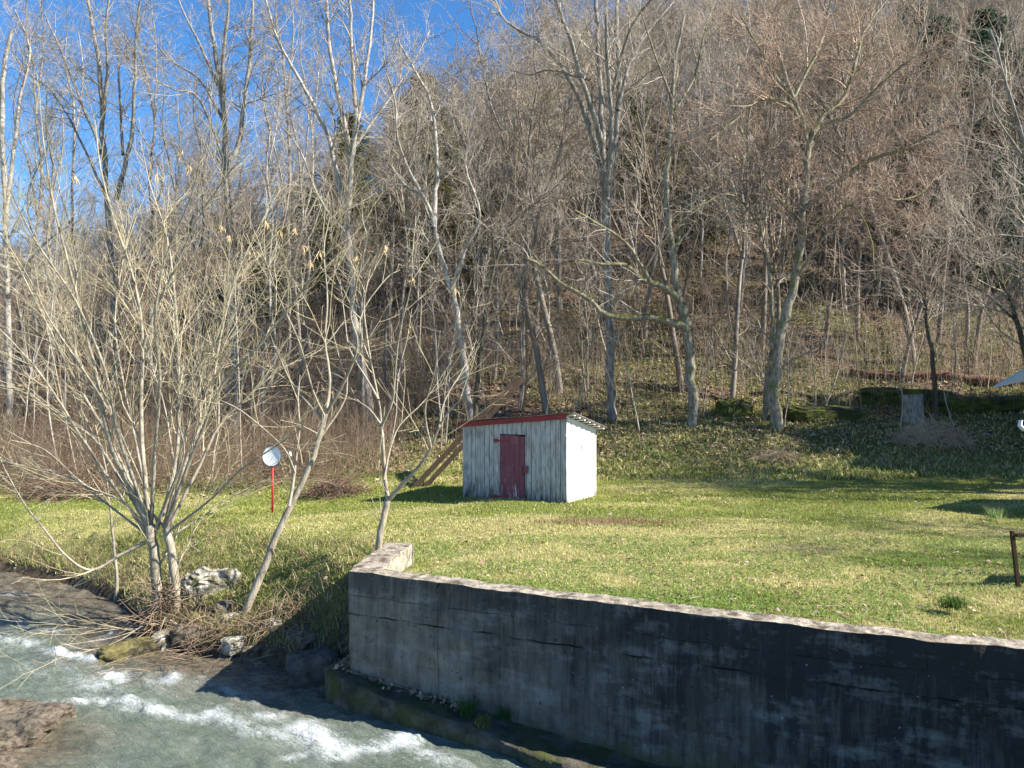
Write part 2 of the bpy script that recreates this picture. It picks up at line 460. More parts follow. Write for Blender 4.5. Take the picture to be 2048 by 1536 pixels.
# drips running down from the coping
dk = math_(nt, 'ADD', math_(nt, 'MULTIPLY', noise(nt, node(nt, "ShaderNodeMapping", {"Vector": uv, "Scale": (9, 0.35, 1)}).outputs[0], 1.7, 6, 0.7, 0.15), 0.7), ramp(nt, Z_, -0.9, 0.15, 0, 0.30))
base = mix(nt, ramp(nt, dk, 0.50, 0.72, 0, 0.7), base, (0.045, 0.041, 0.036))
# pale lime patches
pn = math_(nt, 'ADD', math_(nt, 'MULTIPLY', noise(nt, node(nt, "ShaderNodeMapping", {"Vector": uv, "Scale": (0.9, 2.4, 1)}).outputs[0], 1.5, 8, 0.66, 0.1), 0.75), math_(nt, 'MULTIPLY', noise(nt, node(nt, "ShaderNodeMapping", {"Vector": uv, "Scale": (6, 1.5, 1)}).outputs[0], 2, 5, 0.7), 0.3))
base = mix(nt, ramp(nt, pn, 0.54, 0.70, 0, 0.65), base, (0.30, 0.282, 0.25))
blot = ramp(nt, noise(nt, mp, 9, 6, 0.72, 0.5), 0.60, 0.68)
base = mix(nt, blot, base, (0.02, 0.022, 0.02))
lich = ramp(nt, noise(nt, mp, 23, 3, 0.5), 0.71, 0.75, 0, 0.7)
base = mix(nt, lich, base, (0.55, 0.55, 0.50))
# green-brown damp band at the foot
wet = math_(nt, 'ADD', ramp(nt, Z_, -0.9, -1.6, 0, 0.55), math_(nt, 'MULTIPLY', noise(nt, mp, 3, 6, 0.7), 0.6))
base = mix(nt, ramp(nt, wet, 0.62, 0.85, 0, 0.85), base, (0.075, 0.075, 0.03))
# pour line crack and vertical form joints
zz = math_(nt, 'ADD', Z_, math_(nt, 'MULTIPLY', math_(nt, 'SUBTRACT', noise(nt, mp, 3.5, 5, 0.7), 0.5), 0.07))
ck = math_(nt, 'ABSOLUTE', math_(nt, 'ADD', zz, 0.37))
cr = math_(nt, 'MULTIPLY', ramp(nt, ck, 0.004, 0.014, 1, 0), ramp(nt, noise(nt, mp, 2.1, 3, 0.6), 0.46, 0.58, 0.12, 1))
ss = math_(nt, 'ADD', S_, math_(nt, 'MULTIPLY', math_(nt, 'SUBTRACT', noise(nt, mp, 5, 4, 0.7), 0.5), 0.03))
vj = math_(nt, 'ABSOLUTE', math_(nt, 'SUBTRACT', math_(nt, 'FRACT', math_(nt, 'DIVIDE', ss, 0.93)), 0.5))
vj = math_(nt, 'MULTIPLY', ramp(nt, vj, 0.003, 0.010, 0.6, 0), ramp(nt, noise(nt, mp, 1.9, 3, 0.6), 0.50, 0.60))
z2 = math_(nt, 'ABSOLUTE', math_(nt, 'ADD', zz, 0.11))
c2_ = math_(nt, 'MULTIPLY', ramp(nt, z2, 0.003, 0.01, 0.45, 0), ramp(nt, noise(nt, mp, 1.7, 3, 0.6), 0.45, 0.52))
lines = math_(nt, 'MAXIMUM', math_(nt, 'MAXIMUM', cr, vj), c2_)
base = mix(nt, lines, base, (0.012, 0.012, 0.012))
nt.links.new(base, b.inputs["Base Color"])
hh = math_(nt, 'SUBTRACT', noise(nt, mp, 12, 8, 0.72), math_(nt, 'MULTIPLY', lines, 1.5))
bump(nt, b, hh, 0.7, 0.02)

M['coping'] = two_tone("lichen_coping", (0.24, 0.20, 0.15), (0.44, 0.39, 0.32), 7, lo=0.38, hi=0.62, bmp=1.0, bd=0.03, fine=((0.09, 0.075, 0.05), 5))

def arclen(poly):
    return np.concatenate([[0], np.cumsum(np.hypot(*np.diff(poly, axis=0).T))])

def wall_strip(name, poly, thick, z0, z1, mat_face, parent, inner=True, ds=0.06, dz=0.07, seed=0, face_uv=True, cap_mat=None, start_s=0.0, jag=0.012):
    """A wall along poly with roughened face; thickness to the left of travel."""
    L = arclen(poly); n = int(L[-1] / ds) + 2
    s = np.linspace(0, L[-1], n)
    px = np.interp(s, L, poly[:, 0]); py = np.interp(s, L, poly[:, 1])
    tx, ty = np.gradient(px), np.gradient(py); ln = np.hypot(tx, ty); tx /= ln; ty /= ln
    nxn, nyn = -ty, tx                                     # towards the lawn
    m = int((z1 - z0) / dz) + 2
    zs = np.linspace(z0, z1, m)
    rows = []
    S, Z = np.meshgrid(s, zs)
    off = (fbm(S * 2.2 + seed, Z * 3, 61 + seed, 5) - 0.5) * 0.10 + (fbm(S * 9, Z * 9, 67 + seed, 3) - 0.5) * 0.02
    step = np.where(Z > -0.37, 0.012, 0.0)
    off = off - step * 0
    tpz = (fbm(s * 3, s * 0 + seed, 71, 4) - 0.5) * jag * 4
    Zt = Z + np.where(Z >= z1 - 1e-6, tpz[None, :], 0)
    Vf = np.stack([px[None, :] + nxn * off, py[None, :] + nyn * off, Zt], -1)          # front face
    topi = np.linspace(0, thick, 6)[1:]
    Tn = []
    for k, t in enumerate(topi):
        jz = tpz + (fbm(s * 6, s * 0 + t * 9, 73 + k + seed, 3) - 0.5) * 0.03
        e = off[-1] * (1 - t / thick) + (fbm(s * 4, s * 0 + 3, 79 + seed, 3) - 0.5) * 0.03 * (t / thick)
        Tn.append(np.stack([px + nxn * (t + e), py + nyn * (t + e), z1 + jz], -1))
    Vb = []
    for z in np.linspace(z1, z0, 8)[1:]:
        Vb.append(np.stack([px + nxn * thick, py + nyn * thick, np.full(n, z)], -1))
    allr = list(Vf) + Tn + Vb
    V = np.stack(allr)                                    # rows, n, 3
    R = len(allr)
    ii = np.arange(R * n).reshape(R, n)
    Qs = np.stack([ii[:-1, :-1], ii[:-1, 1:], ii[1:, 1:], ii[1:, :-1]], -1)
    return V, ii, Qs, s, m, n

def strip_object(name, V, Qs, s, m, mat, cap, parent, start_s=0.0):
    R, n, _ = V.shape
    flat = V.reshape(-1, 3); q = Qs.reshape(-1, 4)
    o = mesh_np(name, flat, q, mat, parent, smooth=False)
    me = o.data; me.materials.append(cap)
    rowi = np.repeat(np.arange(R - 1), n - 1)
    me.polygons.foreach_set("material_index", ((rowi >= m - 1) & (rowi < m + 4)).astype(np.int32))
    uvl = me.uv_layers.new(name="UVMap")
    li = np.empty(len(me.loops), dtype=np.int32); me.loops.foreach_get("vertex_index", li)
    col_ = li % n
    u = s[col_] + start_s
    uvs = np.stack([u, flat[li, 2]], -1).astype(np.float32)
    uvl.data.foreach_set("uv", uvs.ravel())
    # end caps
    return o

rw = empty("retaining_wall", (-2.2, 10.5, WATER))
tag(rw, "long stained concrete retaining wall with black streaks above the stream", "wall")
rw_off = Vector(rw.location)
def local_to(o, parent):
    o.location = -Vector(parent.location)
V, ii, Qs, s, m, n = wall_strip("front_face", WALL[:7], 0.30, WATER - 0.5, WTOP, cm, rw)
o = strip_object("front_wall", V, Qs, s, m, cm, M['coping'], rw); local_to(o, rw)
# wing: runs back from the corner; built in the same way, thickness towards the lawn (right)
wing = np.array([(-2.02, 12.42), (-2.13, 11.6), (-2.235, 10.50)], dtype=float)
V, ii, Qs, s, m, n = wall_strip("wing", wing, 0.42, WATER - 0.5, WTOP + 0.005, cm, rw, seed=3)
M['palecon'] = two_tone("pale_old_concrete", (0.42, 0.38, 0.30), (0.27, 0.24, 0.19), 4, stretch=(1, 1, .4), bmp=.8, bd=.02, fine=((0.13, 0.11, 0.08), 7))
o = strip_object("wing_wall", V, Qs, s, m, M['palecon'], M['coping'], rw, 8.0); local_to(o, rw)
# closing caps of the wing's far end
mb = MB()
e0, e1 = V[0, 0], V[-1, 0]
mb.add([(-2.03, 12.42, WATER - 0.4), (-1.59, 12.37, WATER - 0.4), (-1.59, 12.37, WTOP - 0.005), (-2.03, 12.42, WTOP - 0.005),
        (-2.03, 12.49, WATER - 0.4), (-1.59, 12.44, WATER - 0.4), (-1.59, 12.44, WTOP - 0.008), (-2.03, 12.49, WTOP - 0.008)],
       [(0, 1, 2, 3), (7, 6, 5, 4), (3, 2, 6, 7), (1, 5, 6, 2), (0, 3, 7, 4)])
o = mb.build("end_block", M['coping'], rw); local_to(o, rw)
# footing ledge
LO = [(-2.40, 11.15), (-2.62, 10.75), (-2.53, 10.50), (-2.0, 10.12), (-1.42, 9.77), (-0.8, 9.45), (-0.24, 9.13), (0.28, 8.72), (1.2, 8.3), (2.4, 7.8), (6.0, 6.3)]
LI = [(-2.18, 11.15), (-2.16, 10.85), (-2.12, 10.66), (-1.7, 10.45), (-1.1, 10.2), (-0.6, 9.95), (0.0, 9.7), (0.6, 9.42), (1.5, 9.0), (2.7, 8.45), (6.3, 7.2)]
def ledge_z(x): return np.interp(x, [-2.6, -0.4, 1.5, 6], [-1.15, -1.38, -1.57, -1.66])
lo, li_ = np.array(LO), np.array(LI)
k = np.linspace(0, len(LO) - 1, 90)
ox = np.interp(k, range(len(LO)), lo[:, 0]); oy = np.interp(k, range(len(LO)), lo[:, 1])
ix = np.interp(k, range(len(LI)), li_[:, 0]); iy = np.interp(k, range(len(LI)), li_[:, 1])
rows = []
for t in np.linspace(0, 1, 12):
    x, y = ox + (ix - ox) * t, oy + (iy - oy) * t
    z = ledge_z(x) - 0.03 + 0.06 * t + (fbm(x * 3, y * 3, 91, 4) - 0.5) * 0.12
    rows.append(np.stack([x, y, z], -1))
side_rows = []
for zf in np.linspace(0, 1, 6)[:-1]:
    w = (fbm(ox * 4, oy * 4 + zf * 3, 93, 4) - 0.5) * 0.10
    side_rows.append(np.stack([ox + w, oy + w, (WATER - 0.6) * (1 - zf) + zf * (rows[0][:, 2] - 0.02)], -1))
V = np.stack(side_rows + rows); R, n, _ = V.shape
ii = np.arange(R * n).reshape(R, n)
Q = np.stack([ii[:-1, :-1], ii[:-1, 1:], ii[1:, 1:], ii[1:, :-1]], -1).reshape(-1, 4)
M['ledge'] = two_tone("damp_ledge_concrete", (0.035, 0.032, 0.022), (0.12, 0.105, 0.08), 4.0, lo=0.38, hi=0.62, bmp=1.0, bd=0.04, fine=((0.05, 0.06, 0.015), 2.2))
o = mesh_np("footing_ledge", V.reshape(-1, 3), Q, M['ledge'], rw, smooth=True); local_to(o, rw)

# ---------------------------------------------------------------- rocks
def rock(name, loc, size, mat, label, seed=0, flat=0.0, rot=0, cat="rock", group=None, sub=26, rough=0.35):
    u = np.linspace(0, 2 * math.pi, sub * 2, endpoint=False); v = np.linspace(-math.pi / 2, math.pi / 2, sub)
    U, Vv = np.meshgrid(u, v)
    x = np.cos(Vv) * np.cos(U); y = np.cos(Vv) * np.sin(U); z = np.sin(Vv)
    e = 0.55
    x = np.sign(x) * np.abs(x) ** e; y = np.sign(y) * np.abs(y) ** e; z = np.sign(z) * np.abs(z) ** (e * 0.9)
    nn = 1 + rough * ((fbm(x * 1.5 + z * 1.3 + seed * 3.1, y * 1.5 - z + 7, seed + 5, 4) - 0.5) * 1.6 + (fbm(x * 6 + z * 5 + seed, y * 6 - z * 4, seed + 9, 3) - 0.5) * 0.5)
    P = np.stack([x * nn * size[0] / 2, y * nn * size[1] / 2, z * nn * size[2] / 2], -1)
    if flat: P[..., 2] = P[..., 2] + 0.12 * size[2] * np.round((fbm(P[..., 0] * 3, P[..., 1] * 3, seed, 3) - 0.5) * 4) / 2
    n_ = sub * 2; ii = np.arange(sub * n_).reshape(sub, n_)
    j = np.roll(ii, -1, axis=1)
    Q = np.stack([ii[:-1], j[:-1], j[1:], ii[1:]], -1).reshape(-1, 4)
    o = mesh_np(name, P.reshape(-1, 3), Q, mat, smooth=False)
    o.location = loc; o.rotation_euler = (0.05 * math.sin(seed), 0.06 * math.cos(seed * 2), rot)
    tag(o, label, cat, group)
    return o
M['limestone'] = two_tone("white_limestone", (0.42, 0.385, 0.32), (0.17, 0.15, 0.12), 3.0, lo=0.42, hi=0.60, bmp=1.0, bd=0.05, fine=((0.10, 0.10, 0.05), 6))
M['brownrock'] = two_tone("brown_shale", (0.12, 0.095, 0.07), (0.24, 0.195, 0.145), 6.0, lo=0.35, hi=0.65, bmp=1.0, bd=0.05, stretch=(1, 1, 4), fine=((0.06, 0.05, 0.03), 10))
M['mossrock'] = two_tone("mossy_rock", (0.09, 0.08, 0.02), (0.20, 0.17, 0.07), 4.0, lo=0.4, hi=0.6, bmp=1.0, bd=0.04, stretch=(1, 3, 2), fine=((0.035, 0.03, 0.02), 3))
M['greenmoss'] = two_tone("green_moss", (0.045, 0.06, 0.01), (0.16, 0.17, 0.03), 5.0, lo=0.42, hi=0.6, bmp=1.0, bd=0.05, fine=((0.03, 0.028, 0.02), 2.5))
M['darkrock'] = two_tone("dark_wet_rock", (0.05, 0.045, 0.04), (0.13, 0.115, 0.10), 4.0, bmp=1.0, bd=0.05)

rock("boulder", (-5.5, 14.15, -0.95), (0.95, 0.6, 0.55), M['limestone'], "big white-topped limestone boulder between the stream tree and the leaning sapling", 2, rot=0.2, rough=0.6, flat=1)
rock("boulder", (-4.75, 13.1, -1.28), (0.34, 0.26, 0.28), M['limestone'], "small pale rock at the foot of the leaning sapling", 5, rot=0.8)
rock("boulder", (-3.55, 12.25, -1.40), (0.22, 0.2, 0.2), M['limestone'], "round cream stone on the bank above the shaded water", 6)
rock("boulder", (-6.15, 12.35, -1.60), (0.85, 0.55, 0.44), M['mossrock'], "mossy olive rock breaking the rapids below the stream tree", 8, rot=0.5)
for i, (x, y, z, a_, lab) in enumerate([(-5.35, 12.75, -1.42, .42, "dark brown stone under the flood debris below the stream tree"), (-4.45, 12.45, -1.45, .36, "grey stone at the waterline right of the leaning sapling"),
        (-5.0, 13.35, -1.15, .30, "cream stone between the boulder and the leaning sapling"), (-3.9, 12.6, -1.2, .26, "tan stone half buried in the bank"), (-4.15, 12.2, -1.5, .22, "small brown stone touching the water"),
        (-5.75, 12.75, -1.5, .34, "brown stone against the roots of the stream tree"), (-3.2, 12.1, -1.3, .5, "dark stone in the shaded bank near the wall")]):
    rock("boulder", (x, y, z), (a_ * 1.3, a_, a_ * .8), M['brownrock' if i % 2 == 0 else 'limestone'], lab, 50 + i, rot=i * .9, sub=16)
rock("boulder", (-2.95, 11.45, -1.5), (0.75, 0.55, 0.55), M['darkrock'], "dark shaded boulder wedged beside the wall corner", 11, rot=0.3)
rock("boulder", (-6.55, 9.75, -1.66), (1.75, 1.15, 0.50), M['brownrock'], "flat brown shale slab in the stream at lower left", 14, flat=1, rot=-0.15, rough=0.5)
rock("boulder", (-6.15, 8.75, -1.68), (1.0, 0.55, 0.34), M['brownrock'], "narrow tan rock in front of the flat shale slab", 17, flat=1, rot=-0.35, rough=0.5)
sh_px = [(75, 1380, .3), (255, 1162, .16), (275, 1168, .2), (238, 1158, .14), (293, 1160, .13), (45, 1140, .25), (205, 1175, .15)]
for i, (x, y, sz) in enumerate(sh_px[1:6]):
    px, py = wp(x, y)
    rock("pebble", (px, py, WATER + 0.03), (sz * 1.5, sz, sz * .6), M['limestone'], ["largest flat tan stone", "second largest flat stone", "small stone", "smallest rounded stone", "leftmost big pale stone"][i] + " at the far water's edge", 20 + i, rot=i, group="stones at the far water's edge", cat="stone", sub=10)
def GH(x, y): return float(height(np.array([x]), np.array([y]))[0])
rock("boulder", (9.15 - 1.0, 28.3, GH(8.1, 28.3) + 0.12), (1.25, 0.8, 0.75), M['greenmoss'], "mossy green boulder on the slope between the two big trunks", 31)
for x0, yy, d, ln, label in [(1640, 806, 27.5, 2.8, "long low mossy rock ledge left of the broken stump"),
                             (1810, 778, 29.5, 3.4, "mossy rock ledge behind the broken stump"),
                             (1960, 800, 28.0, 4.0, "dark mossy rock ledge at the right edge below the fallen log")]:
    X_, _, _ = W(x0, yy, d)
    rock("rock_ledge", (X_, d, GH(X_, d) + 0.1), (ln, 0.9, 0.65), M['greenmoss'], label, int(x0) % 37, rot=0.03, cat="rock ledge")

# ---------------------------------------------------------------- grass and ground cover (real blades)
def frustum(n, y0, y1, p=1.0, xl=-0.72, xr=0.70, rng=NR):
    u = rng.random(n)
    Y = (y0 ** p + (y1 ** p - y0 ** p) * u) ** (1 / p)
    X = Y * (xl + (xr - xl) * rng.random(n))
    return X, Y

SHED_L = np.array([-1.24, 19.33]); TH = math.radians(29.5)
SU = np.array([math.cos(TH), -math.sin(TH)]); SV = np.array([math.sin(TH), math.cos(TH)])
def in_shed(X, Y, pad=0.0):
    dx, dy = X - SHED_L[0], Y - SHED_L[1]
    u = dx * SU[0] + dy * SU[1]; v = dx * SV[0] + dy * SV[1]
    return (u > -pad) & (u < 2.86 + pad) & (v > -pad) & (v < 1.8 + pad)

def on_land(X, Y):
    dw, sw = pdist(X, Y, WALL); ds, sg = pdist(X, Y, SHORE)
    Z = height(X, Y)
    wingmask = (X > -2.25) & (X < -1.5) & (Y < 12.5) & (Y > 10)
    return (Z > WATER + 0.12) & ~((X > -2.2) & ((sw < 0) | (dw < 0.31))) & ~wingmask & ~in_shed(X, Y) & ~((X < -2.1) & (sg < 0) & (Y < 25)), Z

def blades(name, X, Y, Z, H, Wd, col, lean=0.6, rng=NR, mat=None):
    n = len(X)
    a = rng.random(n) * 2 * math.pi
    la = rng.random(n) * 2 * math.pi; ll = H * lean * rng.random(n)
    bx, by = np.cos(a) * Wd / 2, np.sin(a) * Wd / 2
    tipx, tipy = np.cos(la) * ll, np.sin(la) * ll
    mz = H * 0.55
    V = np.empty((n, 5, 3))
    V[:, 0] = np.stack([X - bx, Y - by, Z - 0.01], -1); V[:, 1] = np.stack([X + bx, Y + by, Z - 0.01], -1)
    V[:, 2] = np.stack([X + bx * .8 + tipx * .35, Y + by * .8 + tipy * .35, Z + mz], -1)
    V[:, 3] = np.stack([X - bx * .8 + tipx * .35, Y - by * .8 + tipy * .35, Z + mz], -1)
    V[:, 4] = np.stack([X + tipx, Y + tipy, Z + H], -1)
    i = np.arange(n)[:, None] * 5
    q = i + np.array([0, 1, 2, 3]); t = i + np.array([3, 2, 4])
    return mesh_np(name, V.reshape(-1, 3), [q, t], mat or M['tint'], col=np.repeat(col, 5, axis=0))

def lawn_color(X, Y, rng=NR):
    n = len(X)
    g1 = np.array([0.17, 0.215, 0.04]); g2 = np.array([0.37, 0.40, 0.085]); st = np.array([0.55, 0.50, 0.24]); br = np.array([0.22, 0.14, 0.08])
    r = rng.random(n)
    patch = fbm(X * 0.45, Y * 0.9, 21, 4)
    # strip of greener grass across the lawn in front of the shed and to its right
    green = np.exp(-((Y - 17.0 + 0.06 * X) / 0.7) ** 2) * 0.30 + 0.22 * np.clip((Y - 18) / 3, 0, 1)
    green = green + 0.12 * np.exp(-((Y - 9.3 + 0.45 * X) / 1.2) ** 2)
    ps = np.clip(0.27 + (patch - 0.46) * 2.8 - green * 1.1, 0.04, 0.75)
    col = g1 + (g2 - g1) * rng.random((n, 1)) 
    m = r < ps; col[m] = st * (0.7 + 0.5 * rng.random((m.sum(), 1)))
    bb = np.exp(-(((X - 1.9) / 1.5) ** 2 + ((Y - 15.5) / 0.4) ** 2))
    m = (rng.random(n) < 0.03) | (rng.random(n) < bb * 0.85); col[m] = br * (0.7 + 0.8 * rng.random((m.sum(), 1)))
    return col

X, Y = frustum(420000, 7.8, 26, 1.15)
ok, Z = on_land(X, Y); ok &= (Y < 22.5 + 3 * NR.random(len(X)) ) & (~((Z < -1.1) & (NR.random(len(X)) < 0.6)))
ok &= ~((fbm(X * 4.5, Y * 4.5, 85, 3) < 0.36) & (NR.random(len(X)) < 0.8) & (Y < 19))
X, Y, Z = X[ok], Y[ok], Z[ok]
tuf = fbm(X * 1.7, Y * 1.7, 77, 3)
H = (0.010 + 0.026 * NR.random(len(X)) * (0.3 + 1.8 * tuf ** 1.5 * 1.4)) * (0.85 + Y / 40)
o = blades("grass", X, Y, Z, H, 0.006 + 0.010 * NR.random(len(X)) * (Y / 13), lawn_color(X, Y), 1.3)
tag(o, "short green and straw coloured lawn grass around the shed", "grass", kind='stuff')
X, Y = frustum(5200, 7.8, 19, 1.0, -0.5, 0.70)
ok, Z = on_land(X, Y); X, Y, Z = X[ok], Y[ok], Z[ok]; n = len(X)
o = blades("dry_stalks", X, Y, Z + 0.01, 0.03 + 0.05 * NR.random(n), 0.004 + 0.004 * NR.random(n), np.array([0.62, 0.54, 0.32]) * (0.6 + 0.5 * NR.random((n, 1))), 3.5)
tag(o, "dry bleached grass stalks lying across the lawn", "grass", kind='stuff')
# clover leaves near the wall
X, Y = frustum(70000, 7.6, 14, 1.0, -0.5, 0.70)
ok, Z = on_land(X, Y); dn = fbm(X * 1.3, Y * 1.3, 79, 3); ok &= (dn > 0.42) & (Z > -1.0)
X, Y, Z = X[ok], Y[ok], Z[ok]; n = len(X)
a = NR.random(n) * 6.28; r = 0.008 + 0.010 * NR.random(n); hz = Z + 0.012 + 0.025 * NR.random(n)
V = np.empty((n, 4, 3))
for kk in range(4):
    aa = a + kk * math.pi / 2
    V[:, kk] = np.stack([X + np.cos(aa) * r, Y + np.sin(aa) * r, hz + (NR.random(n) - 0.5) * 0.012], -1)
cc = np.array([0.11, 0.20, 0.035]) * (0.7 + 0.9 * NR.random((n, 1)))
o = mesh_np("clover", V.reshape(-1, 3), np.arange(n * 4).reshape(-1, 4), M['tint'], col=np.repeat(cc, 4, axis=0))
tag(o, "small clover leaves in the lawn along the retaining wall", "clover", kind='stuff')

# fallen leaves on the hillside and a few on the lawn
def leaves(name, X, Y, Z, size, col, label, lift=0.03):
    n = len(X); a = NR.random(n) * 6.28
    V = np.empty((n, 4, 3)); tz = (NR.random((n, 4)) - 0.3) * size[:, None] * 0.8
    for kk in range(4):
        aa = a + kk * math.pi / 2; rr = size * (0.62 if kk % 2 else 1.0)
        V[:, kk] = np.stack([X + np.cos(aa) * rr, Y + np.sin(aa) * rr, Z + lift * NR.random(n) + tz[:, kk]], -1)
    o = mesh_np(name, V.reshape(-1, 3), np.arange(n * 4).reshape(-1, 4), M['litter'], col=np.repeat(col, 4, axis=0))
    tag(o, label, "leaves", kind='stuff'); return o
X, Y = frustum(150000, 22, 75, 0.9, -0.75, 0.75)
Z = height(X, Y); keep = NR.random(len(X)) < np.clip((Y + X * 0.05 - 21.5) / 4 + (fbm(X * .4, Y * .4, 31, 4) - .5) * 2, 0.03, 1)
X, Y, Z = X[keep], Y[keep], Z[keep]; n = len(X)
pal = np.array([(0.42, 0.30, 0.20), (0.30, 0.19, 0.12), (0.52, 0.42, 0.32), (0.20, 0.12, 0.08), (0.38, 0.24, 0.16)])
leaves("leaf_litter", X, Y, Z, (0.035 + 0.045 * NR.random(n)) * (0.7 + Y / 50), pal[NR.integers(0, 5, n)] * (0.7 + 0.5 * NR.random((n, 1))),
       "brown and tan fallen leaves covering the wooded hillside")
X, Y = frustum(1500, 8, 22, 1.0, -0.5, 0.7); ok, Z = on_land(X, Y); X, Y, Z = X[ok], Y[ok], Z[ok]; n = len(X)
leaves("fallen_leaves", X, Y, Z + 0.02, 0.02 + 0.03 * NR.random(n), pal[NR.integers(0, 5, n)] * 0.8, "scattered dry brown leaves lying on the lawn")
# low green cover on the right of the hillside foot
X, Y = frustum(130000, 21.5, 48, 0.9, -0.5, 0.75)
cvn = fbm(X * .35, Y * .35, 41, 4) + 0.10 * np.clip((X - 0) / 8, -1.2, 1)
keep = NR.random(len(X)) < np.clip((cvn - 0.40) / 0.14, 0, 1) * np.clip((50 - Y) / 12, 0, 1)
X, Y = X[keep], Y[keep]; Z = height(X, Y); n = len(X)
cc = np.where(NR.random((n, 1)) < 0.6, np.array([[0.14, 0.18, 0.045]]), np.array([[0.42, 0.37, 0.18]])) * (0.6 + 0.9 * NR.random((n, 1)))
o = blades("ground_cover", X, Y, Z, 0.06 + 0.10 * NR.random(n), 0.02 + 0.035 * NR.random(n), cc, 1.4)
tag(o, "low green plants growing through the leaves at the foot of the hill", "ground cover", kind='stuff')

# ---------------------------------------------------------------- bare trees
def wander(rng, p, d, L, r0, r1, n, jit, up):
    pts = [p]; x, y, z = p; dx, dy, dz = d; st = L / n
    for i in range(n):
        dx += rng.gauss(0, jit); dy += rng.gauss(0, jit); dz += rng.gauss(0, jit) + up
        l = math.sqrt(dx * dx + dy * dy + dz * dz) or 1; dx /= l; dy /= l; dz /= l
        x += dx * st; y += dy * st; z += dz * st
        pts.append((x, y, z))
    return pts, [r0 + (r1 - r0) * i / n for i in range(n + 1)]

def sprout(rng, out, pts, rads, lv, levels):
    """children along a branch; levels = list of (per metre, len0, len1, angle, f0, jit, up, npts, rfac, rmin, droop)"""
    if lv >= len(levels): return
    dens, l0, l1, ang, f0, jit, up, npt, rf, rmin = levels[lv]
    seg = [math.dist(pts[i], pts[i + 1]) for i in range(len(pts) - 1)]
    L = sum(seg); k = dens * L * (1 - f0); k = int(k) + (rng.random() < k - int(k))
    for _ in range(k):
        f = f0 + (1 - f0) * rng.random() ** 0.85; t = f * L; i = 0
        while i < len(seg) - 1 and t > seg[i]: t -= seg[i]; i += 1
        g = min(1.0, t / (seg[i] or 1)); a, b_ = pts[i], pts[i + 1]
        p = tuple(a[q] + (b_[q] - a[q]) * g for q in range(3)); pr = rads[i] + (rads[i + 1] - rads[i]) * g
        T = Vector(b_) - Vector(a); T.normalize()
        R = Vector((rng.gauss(0, 1), rng.gauss(0, 1), rng.gauss(0, 1))); R = (R - T * R.dot(T)).normalized()
        an = ang * (0.6 + 0.8 * rng.random())
        D = T * math.cos(an) + R * math.sin(an)
        LL = (l0 + (l1 - l0) * rng.random()) * (1.15 - 0.65 * f)
        r0 = max(rmin, min(pr * rf, LL * 0.014))
        cp, cr = wander(rng, p, tuple(D), LL, r0, rmin * 0.7, npt, jit, up)
        out.append((cp, cr))
        sprout(rng, out, cp, cr, lv + 1, levels)

def to_mesh(name, br, n, mat, parent=None, off=(0, 0, 0)):
    B = [(np.array(p, dtype=float) - np.array(off), np.array(r, dtype=float)) for p, r in br]
    V, Q = tubes(B, n)
    return mesh_np(name, V, Q, mat, parent, smooth=True)

def catmull(pts, m=4):
    P = [np.array(p, dtype=float) for p in pts]; P = [2 * P[0] - P[1]] + P + [2 * P[-1] - P[-2]]
    out = []
    for i in range(1, len(P) - 2):
        for j in range(m):
            t = j / m
            out.append(0.5 * ((2 * P[i]) + (-P[i - 1] + P[i + 1]) * t + (2 * P[i - 1] - 5 * P[i] + 4 * P[i + 1] - P[i + 2]) * t * t + (-P[i - 1] + 3 * P[i] - 3 * P[i + 1] + P[i + 2]) * t ** 3))
    out.append(P[-2]); return out

def traced(name, d, limbs, levels, mats, label, cat, seed, group=None, flare=1.5, wob=0.25, fullcrown=True, sink=True):
    """limbs: [pixel points], r0 px, r1 px, (depth end offset). The first limb is the trunk."""
    rng = random.Random(seed)
    d0 = d
    base = W(*limbs[0][0][0], d0)
    gz = GH(base[0], base[1])
    root = empty(name, (base[0], base[1], min(base[2], gz)))
    tag(root, label, cat, group)
    off = np.array(root.location)
    crown = []
    for k, L in enumerate(limbs):
        px, r0, r1 = L[0], L[1], L[2]
        a0, a1 = (L[3] if len(L) > 3 else (0, 0)); sproutf = L[4] if len(L) > 4 else None
        n = len(px)
        wpts = [W(x, y, d0 + a0 + (a1 - a0) * i / (n - 1)) for i, (x, y) in enumerate(px)]
        if k == 0 and sink: wpts = [(base[0], base[1], min(base[2], gz) - 0.15)] + wpts if base[2] > gz - 0.1 else [(base[0], base[1], base[2] - 0.15)] + wpts
        P = catmull(wpts, 4); m = len(P)
        R = [(r0 + (r1 - r0) * (i / (m - 1)) ** 0.7) * 0.85 * d0 / F for i in range(m)]
        if k == 0:
            for i in range(min(5, m)): R[i] *= 1 + (flare - 1) * max(0, 1 - i / 4.5) ** 1.5
        P = [p + np.array([rng.gauss(0, 1), rng.gauss(0, 1), 0.0]) * R[i] * wob * (i > 1) for i, p in enumerate(P)]
        to_mesh("trunk" if k == 0 else "limb", [(P, R)], 10 if r0 > 6 else 6, mats[0], root, off)
        lv = list(levels)
        if sproutf is not None: lv[0] = (lv[0][0], *lv[0][1:4], sproutf, *lv[0][5:])
        sprout(rng, crown, [tuple(p) for p in P], R, 0, lv)
    to_mesh("crown", crown, 3, mats[1], root, off)
    return root

